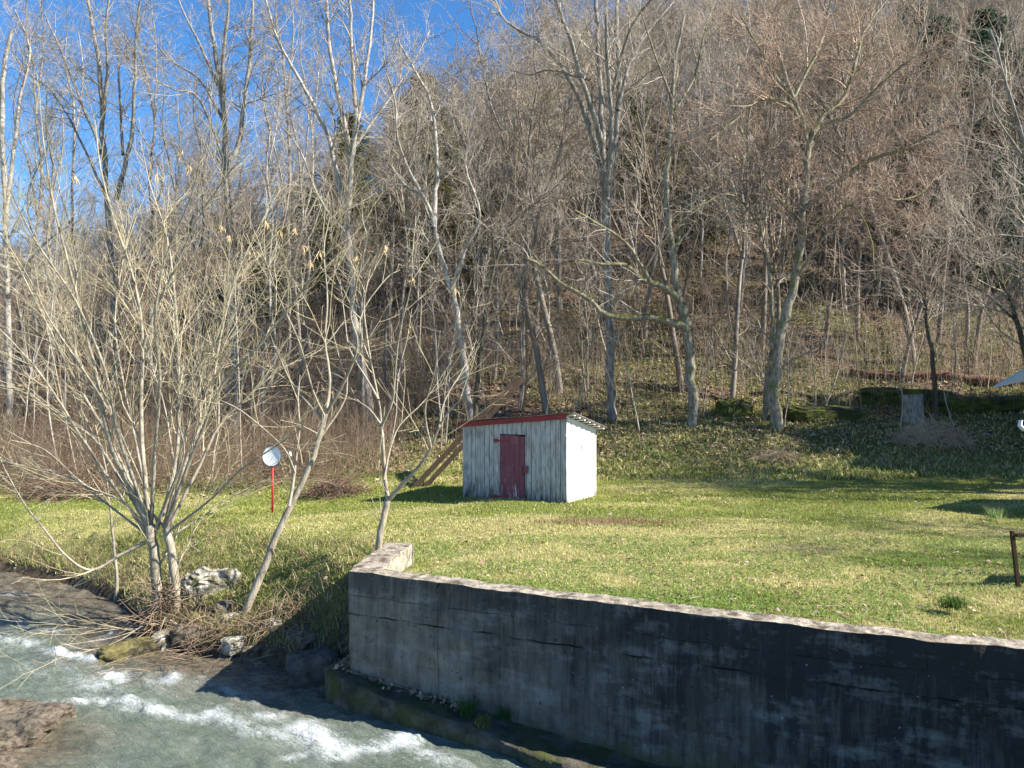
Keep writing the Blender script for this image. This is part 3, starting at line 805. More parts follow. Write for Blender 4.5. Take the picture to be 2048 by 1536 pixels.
# ---- hillside woods: a handful of prototypes, copied one by one
def hill_tree(seed, Ht, kind, thick=1.0):
    rng = random.Random(seed); tr = []; cr = []
    fork = Ht * (0.35 + 0.2 * rng.random())
    r = Ht * 0.0072 * thick
    p, rr = wander(rng, (0, 0, -0.4), (rng.gauss(0, .05), rng.gauss(0, .05), 1), fork, r * 1.25, r * 0.75, 8, 0.06, 0.03)
    tr.append((p, rr))
    nl = 2 + (rng.random() < 0.6) + (kind == 1)
    lv = [(2.0, 1.6, 3.8, 0.75, 0.05, 0.12, 0.05, 5, 0.6, 0.012), (2.8, 0.7, 1.8, 0.75, 0.10, 0.16, 0.04, 4, 0.6, 0.009), (3.6, 0.35, 0.9, 0.8, 0.10, 0.18, 0.02, 2, 0.6, 0.0075)]
    for i in range(nl):
        a = i * 6.28 / nl + rng.random(); t = 0.18 + 0.22 * rng.random()
        q, qr = wander(rng, p[-1], (math.cos(a) * t, math.sin(a) * t, 1), (Ht - fork) * (0.8 + 0.3 * rng.random()), r * 0.6, 0.015, 8, 0.06, 0.04)
        q = [(a_ + rng.gauss(0, .05), b2_ + rng.gauss(0, .05), c_) for a_, b2_, c_ in q]; tr.append((q, qr)); sprout(rng, cr, q, qr, 0, lv)
    sprout(rng, cr, p, rr, 0, [(1.2, 1.0, 2.6, 0.95, 0.2, 0.12, 0.04, 4, 0.4, 0.011)] + lv[1:])
    return tr, cr

def proto_parts(name, tr, cr, m0, m1, n0=6):
    a = to_mesh("trunk", tr, n0, m0); b_ = to_mesh("crown", cr, 3, m1)
    return a, b_

def place(protos, name, i, loc, sc, rz, label, cat, group, tilt=(0, 0)):
    pr = protos[i % len(protos)]
    r = empty(name, loc, rz); r.scale = (sc, sc, sc * (0.9 + 0.2 * RNG.random())); r.rotation_euler = (tilt[0], tilt[1], rz)
    tag(r, label, cat, group)
    for ch in pr:
        if not ch.get('used'):
            ch['used'] = 1; ch.parent = r
        else:
            c = ch.copy(); C.objects.link(c); c.parent = r
    return r

PB = [proto_parts('t', *hill_tree(150 + i, 14, i, 2.0), M['grey'], M['greytwig'], 10) for i in range(2)]
PH = [proto_parts("t", *hill_tree(100 + i, 13 + (i % 4), i % 2), M['hill'], M['hilltwig']) for i in range(8)]
pts = []
tries = 0
while len(pts) < 285 and tries < 20000:
    tries += 1
    Y = (27 ** 1.5 + (104 ** 1.5 - 27 ** 1.5) * RNG.random()) ** (1 / 1.5); X = Y * (-0.78 + 1.5 * RNG.random())
    if X < -45 and Y > 90: continue
    if X / Y < -0.12 and RNG.random() < 0.45: continue
    if Y < 33 and abs(X - 5) < 9 and RNG.random() < 0.75: continue
    if all((X - a) ** 2 + (Y - b_) ** 2 > (1.5 + Y * 0.012) ** 2 for a, b_ in pts): pts.append((X, Y))
for i, (X, Y) in enumerate(pts):
    lf = 1.0 if X / Y > 0.02 else (0.58 if X / Y < -0.15 else 0.75)
    place(PH, "bare_tree", i, (X, Y, GH(X, Y) - 0.1), (0.72 + 0.5 * RNG.random()) * lf, RNG.random() * 6.28,
          "slender leafless grey tree among the many standing in the hillside woods", "tree", "bare trees covering the hillside",
          (RNG.gauss(0, 0.05), RNG.gauss(0, 0.05)))

# saplings of the understorey
def sap(seed, Ht):
    rng = random.Random(seed); cr = []
    p, rr = wander(rng, (0, 0, -0.2), (rng.gauss(0, .12), rng.gauss(0, .12), 1), Ht, 0.028, 0.009, 9, 0.07, 0.03)
    cr.append((p, rr))
    sprout(rng, cr, p, rr, 0, [(2.2, 0.5, 1.6, 0.7, 0.3, 0.12, 0.04, 4, 0.6, 0.008), (3.0, 0.3, 0.7, 0.8, 0.1, 0.15, 0.0, 3, 0.6, 0.006)])
    return cr
PS = []
for i in range(8):
    o = to_mesh("sapling", sap(300 + i, 3.5 + i * 0.35), 4, M['greytwig'] if i % 2 else M['hilltwig']); PS.append(o)
n_s = 0
while n_s < 230:
    Y = (23.5 ** 1.3 + (60 ** 1.3 - 23.5 ** 1.3) * RNG.random()) ** (1 / 1.3); X = Y * (-0.72 + 1.42 * RNG.random())
    if Y < 25.5 and X > 2 and RNG.random() < 0.7: continue
    s0 = PS[n_s % 8]
    o = s0 if n_s < 8 else s0.copy()
    if n_s >= 8: C.objects.link(o)
    o.location = (X, Y, GH(X, Y)); sc = 0.7 + 0.7 * RNG.random(); o.scale = (sc, sc, sc)
    o.rotation_euler = (RNG.gauss(0, 0.08), RNG.gauss(0, 0.08), RNG.random() * 6.28)
    tag(o, "thin bare sapling with few twigs rising from the leaf litter", "sapling", "saplings in the hillside understorey")
    n_s += 1

# ---- thicket of brown stems at the foot of the slope (uncountable)
def thicket(name, n, y0, y1, xl, xr, Hm, label, mat, seed, maskf=None, rad=0.006, curve=0.5):
    rng = np.random.default_rng(seed)
    Y = y0 + (y1 - y0) * rng.random(n); X = Y * (xl + (xr - xl) * rng.random(n))
    if maskf is not None:
        k_ = rng.random(n) < maskf(X, Y); X, Y = X[k_], Y[k_]
    n = len(X); Z = height(X, Y); H = Hm * (0.35 + 0.9 * rng.random(n))
    a = rng.random(n) * 6.28; ln_ = H * curve * rng.random(n)
    m = 5; P = np.empty((n, m, 3))
    for j in range(m):
        t = j / (m - 1)
        wob = (rng.random((n, 2)) - 0.5) * H[:, None] * 0.12 * (j > 0)
        P[:, j, 0] = X + np.cos(a) * ln_ * t ** 2 + wob[:, 0]; P[:, j, 1] = Y + np.sin(a) * ln_ * t ** 2 + wob[:, 1]
        P[:, j, 2] = Z - 0.05 + H * (t - 0.25 * t * t * (ln_ / H))
    R = (rad * (0.6 + rng.random(n)) * (Y / 30))[:, None] * np.linspace(1, 0.35, m)[None]
    br = [(P[i], R[i]) for i in range(n)]
    # side twigs
    for i in range(n):
        for q in range(rng.integers(1, 4)):
            j = rng.integers(1, m - 1); dv = rng.normal(0, 1, 3); dv[2] = abs(dv[2]) * 0.8; dv *= H[i] * 0.22 / (np.linalg.norm(dv) + 1e-6)
            s_ = P[i, j]; br.append((np.array([s_, s_ + dv * 0.5 + rng.normal(0, .02, 3), s_ + dv]), np.array([R[i, j] * .7, R[i, j] * .6, R[i, j] * .4])))
    V, Q = tubes(br, 3)
    o = mesh_np(name, V, Q, mat, smooth=True); tag(o, label, "undergrowth", kind='stuff'); return o
thicket("thicket", 9000, 22.6, 31, -0.80, -0.05, 2.0, "dense brown thicket of stems along the far edge of the lawn", M['brush'], 5,
        lambda X, Y: np.clip(0.35 + (fbm(X * .4, Y * .4, 7, 3) - .45) * 5, 0.05, 1) * np.clip(1.0 - (X + 5.5) / 6.0, 0.06, 1))
thicket("undergrowth", 32000, 27, 84, -0.74, 0.74, 2.7, "brown understorey stems scattered through the hillside woods", M['hilltwig'], 6,
        lambda X, Y: np.clip(0.3 + (fbm(X * .15, Y * .15, 9, 3) - .45) * 4, 0.1, 1) * np.clip((Y - 25) / 9, 0.15, 1))

def far_woods(n, seed):
    rg = np.random.default_rng(seed); br = []
    Y = 62 + 52 * rg.random(n); X = Y * (-0.72 + 1.44 * rg.random(n)); Z = height(X, Y)
    for i in range(n):
        H = (7 + 6 * rg.random()) * (0.45 if X[i] / Y[i] < -0.12 else (0.7 if X[i] / Y[i] < 0.05 else 1.0)); lx, ly = rg.normal(0, .06, 2) * H
        P = np.array([(X[i] + lx * t * t + rg.normal(0, .08), Y[i] + ly * t * t, Z[i] - .2 + H * t) for t in (0, .3, .6, .85, 1)])
        r0 = H * .0065; br.append((P, np.array([r0, r0 * .8, r0 * .55, r0 * .35, .012])))
        for q in range(24):
            t = .25 + .75 * rg.random(); k_ = min(3, int(t * 4)); s_ = P[k_] + (P[k_ + 1] - P[k_]) * rg.random()
            a = rg.random() * 6.28; L = (1.0 + 2.2 * rg.random()) * (1.2 - .6 * t)
            m1 = s_ + np.array([math.cos(a), math.sin(a), .9]) * L * .45; m2 = m1 + np.array([math.cos(a + .4), math.sin(a + .4), 1.5]) * L * .4
            br.append((np.array([s_, m1, m2]), np.array([.022, .016, .010])))
            for w in range(3):
                b0 = s_ + (m2 - s_) * rg.random(); e = b0 + rg.normal(0, 1, 3) * np.array([.5, .5, .35]) + np.array([0, 0, .3])
                br.append((np.array([b0, (b0 + e) / 2 + rg.normal(0, .05, 3), e]), np.array([.013, .010, .008])))
    V, Q = tubes(br, 3)
    tag(mesh_np("far_woods", V, Q, M['hilltwig'], smooth=True), "far leafless woods massed along the top of the hill", "woods", kind='stuff')
far_woods(1200, 15)

# ---- evergreens on the hill
def cedar(seed, Ht, Rm, dark):
    rng = np.random.default_rng(seed); n = 14000 if Ht < 12 else 26000
    t = rng.random(n) ** 0.8; ang = rng.random(n) * 6.28
    lobes = 0.72 + 0.3 * np.sin(ang * 3 + t * 9 + seed) + 0.25 * np.sin(ang * 7 - t * 21)
    prof = np.clip(np.sin((0.10 + 0.90 * (1 - t)) * math.pi * 0.60), 0, 1) * (0.75 + 0.25 * np.sin(t * 40 + ang * 2))
    rr = Rm * prof * lobes * rng.random(n) ** 0.38
    X = np.cos(ang) * rr; Y = np.sin(ang) * rr; Z = Ht * (0.10 + 0.90 * t) - rr * 0.12 + rng.normal(0, .12, n)
    a = rng.random(n) * 6.28; L = 0.16 + 0.20 * rng.random(n); w = L * 0.28
    dx = np.cos(ang) * 0.6 + np.cos(a) * .5; dy = np.sin(ang) * 0.6 + np.sin(a) * .5; dz = 0.55 * rng.random(n) + 0.05
    V = np.empty((n, 4, 3))
    V[:, 0] = np.stack([X, Y, Z], -1); V[:, 2] = np.stack([X + dx * L, Y + dy * L, Z + dz * L], -1)
    V[:, 1] = np.stack([X + dx * L * .5 - np.sin(a) * w, Y + dy * L * .5 + np.cos(a) * w, Z + dz * L * .5 + w * (rng.random(n) - .5) * 2], -1)
    V[:, 3] = np.stack([X + dx * L * .5 + np.sin(a) * w, Y + dy * L * .5 - np.cos(a) * w, Z + dz * L * .5 - w * (rng.random(n) - .5) * 2], -1)
    base = np.array(dark); c = base * (0.55 + 0.9 * rng.random((n, 1)))
    return V.reshape(-1, 3), np.arange(n * 4).reshape(-1, 4), np.repeat(c, 4, axis=0)
CED = []
for i, (h_, r_, c_) in enumerate([(9, 3.2, (0.12, 0.14, 0.045)), (7.5, 3.0, (0.16, 0.165, 0.05)), (13, 4.4, (0.06, 0.10, 0.065))]):
    V, Q, c = cedar(400 + i, h_, r_, c_)
    f_ = mesh_np("crown", V, Q, M['tint'], col=c)
    t_ = to_mesh("trunk", [([(0, 0, -0.3), (0.05, 0, h_ * .5), (0, 0.05, h_ * .92)], [0.16, 0.1, 0.02])], 6, M['dark'])
    CED.append((t_, f_))
cl = [(845, 190, 74, 0, "pointed cedar against the sky left of centre"), (880, 330, 60, 1, "olive cedar below the pointed one, left of centre"),
      (620, 470, 55, 0, "dark cedar behind the twin white trunks"), (560, 520, 52, 1, "olive cedar left of the twin white trunks"),
      (1010, 350, 62, 0, "olive cedar behind the fan of thin stems"), (1090, 270, 68, 1, "small cedar left of the tall central tree"),
      (1270, 240, 70, 0, "dark cedar just right of the tall central tree"), (1330, 290, 66, 1, "low olive cedar right of the tall central tree"),
      (790, 420, 56, 1, "round cedar right of the twin white trunks"), (960, 430, 54, 0, "dark cedar low behind the forked pale tree"),
      (1880, 120, 74, 2, "tall dark evergreen at upper right, left of its neighbours"), (1960, 60, 76, 2, "tallest blue-dark evergreen in the upper right corner"),
      (2030, 160, 66, 2, "big dark evergreen at the right edge"), (1850, 260, 62, 0, "green cedar below the dark evergreens at upper right"),
      (1985, 330, 58, 2, "broad dark evergreen low at the right edge"), (2090, 260, 60, 2, "dark evergreen half cut by the right edge"),
      (1400, 380, 58, 1, "faint olive cedar among twigs right of centre"), (700, 300, 66, 0, "cedar seen between the twin white stems"),
      (1660, 190, 72, 0, "dark cedar behind the reddish crown"), (1915, 250, 70, 2, "tall dark evergreen in the middle of the upper right group"),
      (2015, 430, 62, 2, "lowest dark evergreen at the right edge"), (1965, 190, 80, 2, "dark evergreen filling the gap below the tallest one"), (1835, 60, 78, 2, "leftmost dark evergreen of the upper right group")]
for i, (x, y, d, k, lab) in enumerate(cl):
    d *= 0.82 if k < 2 else 0.70
    X_, _, zt = W(x, y - 60, d); gz = GH(X_, d); hh_ = [9, 7.5, 13][k]
    sc = max(0.65, min(1.5, (zt - gz) / hh_)) if zt - gz > 3 else 0.8
    place(CED, "cedar_tree", k, (X_, d, gz), sc, i * 1.3, lab, "evergreen", "evergreens on the hillside")

# ---- prominent trees traced from the photograph
LV = [(2.7, 1.1, 3.4, 0.75, 0.20, 0.13, 0.05, 6, 0.5, 0.009), (4.3, 0.5, 1.6, 0.75, 0.10, 0.16, 0.04, 4, 0.6, 0.0065), (4.6, 0.22, 0.7, 0.8, 0.1, 0.18, 0.02, 3, 0.6, 0.005)]
LVred = [(3.4, 1.2, 3.6, 0.85, 0.10, 0.14, 0.02, 6, 0.6, 0.010), (5.0, 0.6, 1.7, 0.85, 0.08, 0.17, 0.01, 5, 0.6, 0.0075), (5.5, 0.25, 0.7, 0.9, 0.05, 0.2, 0.0, 3, 0.6, 0.006)]
G, GT = (M['grey'], M['greytwig']), (M['pale'], M['greytwig'])
traced("sycamore_tree", 30, [([(20, 960), (17, 800), (14, 600), (10, 400), (3, 230), (10, 120), (25, 60)], 10, 4), ([(12, 430), (40, 200), (60, 100), (30, 20)], 5, 2, (0, 1)),
    ([(14, 600), (60, 520), (110, 470), (160, 440)], 4, 1, (0, -2)), ([(10, 330), (-30, 250), (-60, 180)], 4, 1.5, (0, 1))], LV, GT,
    "white-barked tall tree at the left edge", "tree", 1)
traced("bare_tree", 31, [([(240, 930), (232, 700), (215, 400), (207, 270), (200, 150), (193, 90), (180, 20), (170, -60)], 9, 3), ([(210, 330), (190, 270), (160, 200), (130, 120), (90, 30)], 5, 2, (0, 1.5)),
    ([(205, 240), (215, 150), (212, 60), (225, -50)], 5, 2, (0, -1)), ([(232, 400), (262, 280), (268, 180), (272, 80), (285, -40)], 6, 2, (0, -1.5)), ([(246, 310), (240, 200), (235, 90)], 4, 1.5, (0, 1)),
    ([(215, 400), (170, 300), (110, 190), (60, 150)], 4, 1.5, (0, 1.5))], LV, G, "tall forked bare tree against the blue sky at upper left", "tree", 2)
traced("bare_tree", 30, [([(475, 800), (468, 640), (460, 480), (453, 330), (448, 230), (436, 130), (420, 40), (410, -80)], 12, 3.5), ([(452, 330), (475, 290), (490, 200), (500, 110), (505, 20), (510, -60)], 7, 2.5, (0, 1.5)),
    ([(448, 240), (445, 130), (455, 40), (460, -60)], 6, 2.5, (0, -1)), ([(436, 170), (400, 90), (370, 30), (350, -20)], 5, 1.5, (0, 1.5)), ([(446, 240), (400, 160), (340, 120), (300, 70)], 4, 1.2, (0, 2)),
    ([(455, 340), (400, 200), (350, 180), (310, 160)], 3.5, 1.2, (0, -2))], LV, G, "tall grey tree with upswept limbs left of the white satellite dish", "tree", 3)
traced("sycamore_tree", 29, [([(745, 850), (728, 760), (712, 660), (704, 560), (695, 460), (700, 340), (690, 250), (668, 150), (655, 60), (650, -60)], 13, 3.5), ([(690, 420), (672, 340), (650, 260), (600, 160), (555, 80), (530, -10)], 7, 2.5, (0, 1.5)),
    ([(700, 340), (712, 240), (705, 130), (700, 30), (698, -60)], 7, 3, (0, -1)), ([(712, 260), (730, 160), (742, 60), (752, -60)], 6, 2.5, (0, 1)), ([(695, 470), (640, 400), (600, 300), (560, 250)], 4, 1.3, (0, -2)),
    ([(705, 300), (790, 180), (830, 120), (860, 60)], 4, 1.2, (0, 2))], LV, GT, "tall pale-barked tree with many upright stems rising beyond the forked sapling", "tree", 4)
traced("bare_tree", 27, [([(940, 840), (930, 740), (915, 640), (900, 570), (878, 500), (868, 450), (850, 400), (810, 370), (780, 330)], 11, 3), ([(868, 455), (873, 380), (874, 300), (860, 200), (835, 150), (800, 90)], 7, 2, (0, 1.5)),
    ([(903, 580), (930, 500), (960, 430), (930, 330), (945, 260)], 6, 2, (0, -1)), ([(873, 360), (910, 320), (930, 280), (950, 210)], 4, 1.5, (0, -1.5)), ([(850, 400), (800, 300), (790, 200), (770, 140)], 5, 1.5, (0, -1.5))], LV, GT,
    "crooked pale tree forking above the left end of the shed", "tree", 5)
traced("bare_tree", 26.5, [([(950, 860), (955, 760), (966, 660), (980, 570), (1000, 500), (1030, 440), (1080, 400)], 8, 2), ([(958, 720), (945, 640), (950, 560), (935, 470)], 5, 1.5, (0, 1)),
    ([(990, 530), (980, 440), (960, 350)], 3, 1, (0, -1))], LV, (M['dark'], M['greytwig']), "dark vine-covered trunk just left of the shed roof", "tree", 6)
traced("bare_tree", 28, [([(1227, 852), (1222, 760), (1218, 640), (1214, 500), (1212, 380), (1206, 280), (1200, 180), (1195, 80), (1190, -60)], 14, 4, (0, 0), .45), ([(1212, 380), (1190, 290), (1150, 180), (1090, 90), (1050, 68), (1010, 40), (985, -10)], 8, 2.5, (0, 2), .35),
    ([(1206, 290), (1170, 180), (1140, 80), (1115, 10), (1100, -60)], 7, 3, (0, -1.5), .3), ([(1212, 400), (1232, 280), (1238, 150), (1232, 40), (1240, -60)], 9, 4, (0, 1), .3), ([(1212, 390), (1222, 260), (1215, 130), (1212, 0)], 8, 3, (0, -2), .3),
    ([(1235, 220), (1262, 120), (1300, 60), (1345, 5)], 6, 2.5, (0, 1.5), .2), ([(1220, 200), (1260, 60), (1310, -10)], 5, 2, (0, -2), .2), ([(1180, 160), (1100, 140), (1060, 150), (1020, 140)], 3.5, 1, (0, 2), .1)], LV, G,
    "tallest straight grey tree right of the shed, fanning into many stems", "tree", 7)
traced("bare_tree", 27, [([(1390, 856), (1384, 780), (1380, 700), (1372, 645), (1358, 595), (1346, 520), (1338, 450), (1332, 380), (1338, 300), (1344, 200), (1352, 110), (1370, 30)], 16, 3, (0, 0), .4),
    ([(1376, 660), (1345, 645), (1300, 634), (1260, 636), (1210, 628), (1175, 595), (1130, 572), (1080, 530), (1050, 515)], 11, 2.5, (0, -2.5), .2),
    ([(1360, 600), (1330, 575), (1285, 558), (1250, 530), (1205, 528), (1150, 518)], 10, 2.5, (0, -1.5), .15), ([(1300, 562), (1275, 520), (1245, 480), (1200, 450), (1150, 420)], 6, 2, (-1, -3), .1),
    ([(1346, 520), (1365, 450), (1400, 380), (1440, 320), (1470, 240)], 6, 2, (0, 2), .2), ([(1344, 200), (1310, 110), (1280, 20)], 4, 1.5, (0, -2), .1), ([(1345, 230), (1390, 150), (1410, 60), (1440, -20)], 4, 1.5, (0, 2), .1)], [(2.0, 1.1, 3.0, 0.85, 0.15, 0.14, 0.02, 6, 0.5, 0.009), (3.4, 0.6, 1.5, 0.85, 0.08, 0.17, 0.01, 5, 0.6, 0.007), (2.6, .25, .7, .9, .05, .2, 0, 3, .6, .0055)], (M['mossy'], M['greytwig']),
    "leaning mossy tree with thick green-furred limbs reaching left", "tree", 8, flare=1.6)
traced("maple_tree", 26.5, [([(1556, 886), (1552, 820), (1552, 750), (1562, 670), (1582, 590), (1600, 500), (1610, 400), (1615, 300), (1600, 230), (1580, 180), (1555, 90)], 19, 4, (0, 0), .35),
    ([(1614, 300), (1640, 240), (1690, 190), (1715, 110), (1730, 60), (1780, -10)], 8, 2, (0, 1.5), .15), ([(1608, 260), (1580, 210), (1520, 200), (1470, 240), (1420, 280)], 6, 1.5, (0, -2), .15),
    ([(1606, 420), (1680, 360), (1740, 320), (1800, 300), (1860, 270), (1910, 250)], 8, 2, (0, -2.5), .15), ([(1600, 480), (1680, 420), (1740, 380), (1790, 400), (1850, 380), (1900, 300)], 6, 1.5, (0, 2.5), .1),
    ([(1602, 450), (1540, 380), (1490, 330), (1440, 300)], 6, 1.5, (0, 2), .1), ([(1640, 250), (1700, 230), (1760, 170), (1820, 120), (1880, 90)], 5, 1.5, (0, -2), .1),
    ([(1590, 560), (1650, 470), (1700, 410), (1740, 470), (1750, 560)], 4, 1.2, (0, -3), .2), ([(1585, 200), (1640, 90), (1660, 10), (1680, -60)], 5, 1.5, (0, 1), .1),
    ([(1605, 430), (1720, 440), (1820, 470), (1880, 520)], 4, 1.2, (0, -2), .1), ([(1580, 200), (1520, 100), (1480, 30)], 5, 1.5, (0, 1), .1)], LVred, (M['mossy'], M['redtwig']),
    "stout tree with a wide reddish budding crown over the right slope", "tree", 9, flare=1.7)
traced("bare_tree", 27.5, [([(1526, 872), (1532, 790), (1541, 700), (1545, 620), (1537, 530), (1520, 450), (1505, 360), (1495, 260), (1510, 180), (1530, 80)], 8, 2), ([(1518, 450), (1480, 400), (1440, 390), (1380, 430)], 4, 1.2, (0, -2), .1),
    ([(1497, 300), (1460, 200), (1440, 100)], 3, 1, (0, 1.5), .1)], LVred[:2], (M['mossy'], M['greytwig']), "thin mossy trunk close left of the stout tree", "tree", 10)
traced("bare_tree", 27, [([(1872, 812), (1862, 700), (1853, 640), (1850, 560), (1842, 490), (1855, 430), (1880, 360)], 7, 2), ([(1850, 570), (1880, 500), (1930, 450)], 3, 1, (0, 1)), ([(1855, 600), (1820, 560), (1780, 530)], 2.5, 1, (0, -1))], LV, (M['dark'], M['greytwig']),
    "dark slim tree just right of the broken stump", "tree", 11)
traced("bare_tree", 26, [([(2075, 800), (2040, 670), (2020, 600), (1985, 540), (1950, 470), (1920, 420)], 9, 2), ([(2010, 590), (1990, 480), (2000, 380)], 4, 1.5, (0, 1)), ([(2030, 640), (1960, 580), (1900, 560)], 3, 1, (0, -1.5)), ([(1990, 545), (1930, 520), (1890, 480)], 3, 1, (0, 1.5))], LV,
    (M['dark'], M['greytwig']), "dark tree leaning left at the right edge", "tree", 12)
traced("bare_tree", 24, [([(2130, 820), (2090, 560), (2060, 330), (2010, 160), (1980, 60)], 9, 3), ([(2080, 480), (2000, 470), (1950, 480)], 3, 1, (0, -1)), ([(2065, 340), (1990, 230), (1985, 170)], 3.5, 1, (0, 1)), ([(2085, 520), (1990, 600), (1930, 630)], 3, 1, (0, 1)),
    ([(2070, 380), (2000, 310), (1900, 300)], 3, 1, (0, 1))], LV, G, "grey tree arching in from the right edge", "tree", 13)
for i, (x, yb, yt, r_, d, lab) in enumerate([(1100, 790, 420, 3.5, 33, "thin straight grey trunk above the shed's door"), (1038, 750, 380, 3, 30, "thin sapling trunk behind the tips of the leaning planks"),
        (1175, 760, 400, 3, 32, "slim pale trunk left of the tallest tree"), (1460, 700, 250, 4.5, 38, "slim white trunk between the mossy tree and the stout tree"), (1275, 640, 300, 5, 42, "mid grey trunk behind the right of the tallest tree"),
        (1000, 640, 250, 4, 44, "grey trunk on the slope above the shed's left half"), (1690, 640, 300, 5, 40, "dark grey trunk behind the reddish crown"), (830, 700, 330, 5, 38, "grey trunk between the twin white tree and the crooked tree"),
        (600, 740, 300, 6, 36, "grey trunk seen over the leaning sapling"), (540, 760, 260, 5, 34, "grey trunk above the satellite dish"), (100, 820, 330, 6, 34, "grey trunk left of the stream tree's crown"),
        (345, 800, 330, 5, 35, "slim trunk behind the stream tree's crown"), (1775, 600, 200, 4, 44, "slim trunk on the slope above the broken stump"), (400, 760, 300, 5, 37, "grey trunk left of the tall upswept tree"),
        (70, 760, 130, 5, 36, "thin twiggy tree between the white-barked tree and the forked tree"), (150, 760, 200, 5, 38, "thin twiggy tree just left of the forked tree"), (300, 760, 150, 5, 37, "thin twiggy tree right of the forked tree against the sky"),
        (575, 760, 110, 6, 36, "twiggy tree between the upswept tree and the pale tree"), (620, 740, 190, 5, 40, "slim twiggy tree close left of the pale many-stemmed tree"), (780, 740, 180, 6, 38, "twiggy tree right of the pale many-stemmed tree"),
        (1040, 700, 200, 5, 42, "grey twiggy tree left of the tallest tree"), (1480, 720, 120, 6, 40, "grey twiggy tree left of the reddish crown"), (1400, 700, 150, 5, 44, "slim twiggy tree right of the mossy tree's top"), (1930, 700, 260, 6, 36, "grey twiggy tree below the evergreens at upper right")]):
    rg = random.Random(50 + i); X_ = (x - 1024) / F * d; gz = GH(X_, d); yb = 768 + (CAMZ - gz) * F / d
    pp = [(x + rg.gauss(0, 5) * (j > 0), yb + (yt - yb) * j / 6) for j in range(7)]
    traced("bare_tree", d, [(pp, r_, r_ * .45), ([pp[3], (pp[4][0] + rg.choice((-1, 1)) * 25, pp[4][1]), (pp[5][0] + rg.choice((-1, 1)) * 45, pp[5][1] - 20), (pp[6][0], pp[6][1] - 60)], r_ * .5, 1.0, (0, rg.gauss(0, 1.5))),
        ([pp[5], (pp[6][0] + 20, pp[6][1] - 50), (pp[6][0] + 10, pp[6][1] - 140)], r_ * .5, 1.0, (0, 1)), ([pp[6], (pp[6][0] - 15, pp[6][1] - 70), (pp[6][0] - 12, pp[6][1] - 150)], r_ * .45, 1.0, (0, -1))],
        LV[:2] + [(2.0, .3, .7, .8, .1, .15, .02, 3, .6, .006)], G if i % 3 else GT, lab, "tree", 60 + i)
# a coppiced fan of thin stems behind the shed roof
fan = [([(1120, 620), (1118, 560), (1110, 500)], 5, 4)]
for x1, y1 in ((990, 210), (1020, 190), (1050, 170), (1085, 180), (1010, 300), (1120, 200), (960, 330)):
    fan.append(([(1112, 510), (1105 + (x1 - 1105) * .35, 420), (1100 + (x1 - 1100) * .7, 320), (x1, y1)], 3.2, 1.0, (0, (x1 % 7) - 3)))
traced("bare_tree", 40, fan, LV[:2], G, "clump of thin grey stems fanning out above the shed roof", "tree", 90, sink=False)

for i, (X_, Y_, sc, k) in enumerate([(26, 22.0, 1.1, 2), (29.5, 25.5, 1.1, 2), (23.5, 20.5, .8, 2), (23, 24.5, 1.0, 0)]):  # unseen evergreens added off-frame to shade the foot of the slope
    place(CED, "cedar_tree", k, (X_, Y_, GH(X_, Y_) - .1), sc, i * 2.0, ["nearest", "second", "third", "fourth", "farthest"][i] + " unseen evergreen added right of the picture to shade the slope", "evergreen", "evergreens on the hillside")
for i, (X_, Y_, sc) in enumerate([(15.5, 10.6, .55), (18.5, 11.8, .7)]):
    place(PH, "bare_tree", i + 5, (X_, Y_, GH(X_, Y_) - .1), sc, i * 2.0, ("small bare tree" if i == 0 else "mid-sized bare tree") + " right of the chair beyond the picture", "tree", "bare trees right of the lawn")
# off the right edge: trees whose shadows streak over the lawn
for i, (X_, Y_, sc) in enumerate([(16.2, 17.0, .75), (18, 18.3, .95), (21, 19.2, 1.1), (17.6, 20.4, .8), (24, 17.5, 1.2), (20, 21.8, 1.0), (25, 20.4, 1.2), (28, 22.5, 1.2)]):
    place(PB, "bare_tree", i + 2, (X_, Y_, GH(X_, Y_) - .1), sc, i * 2.0, "bare tree beyond the right end of the lawn, %s in its row" % ("first", "second", "third", "fourth", "fifth", "sixth", "seventh", "eighth")[i], "tree", "bare trees right of the lawn")

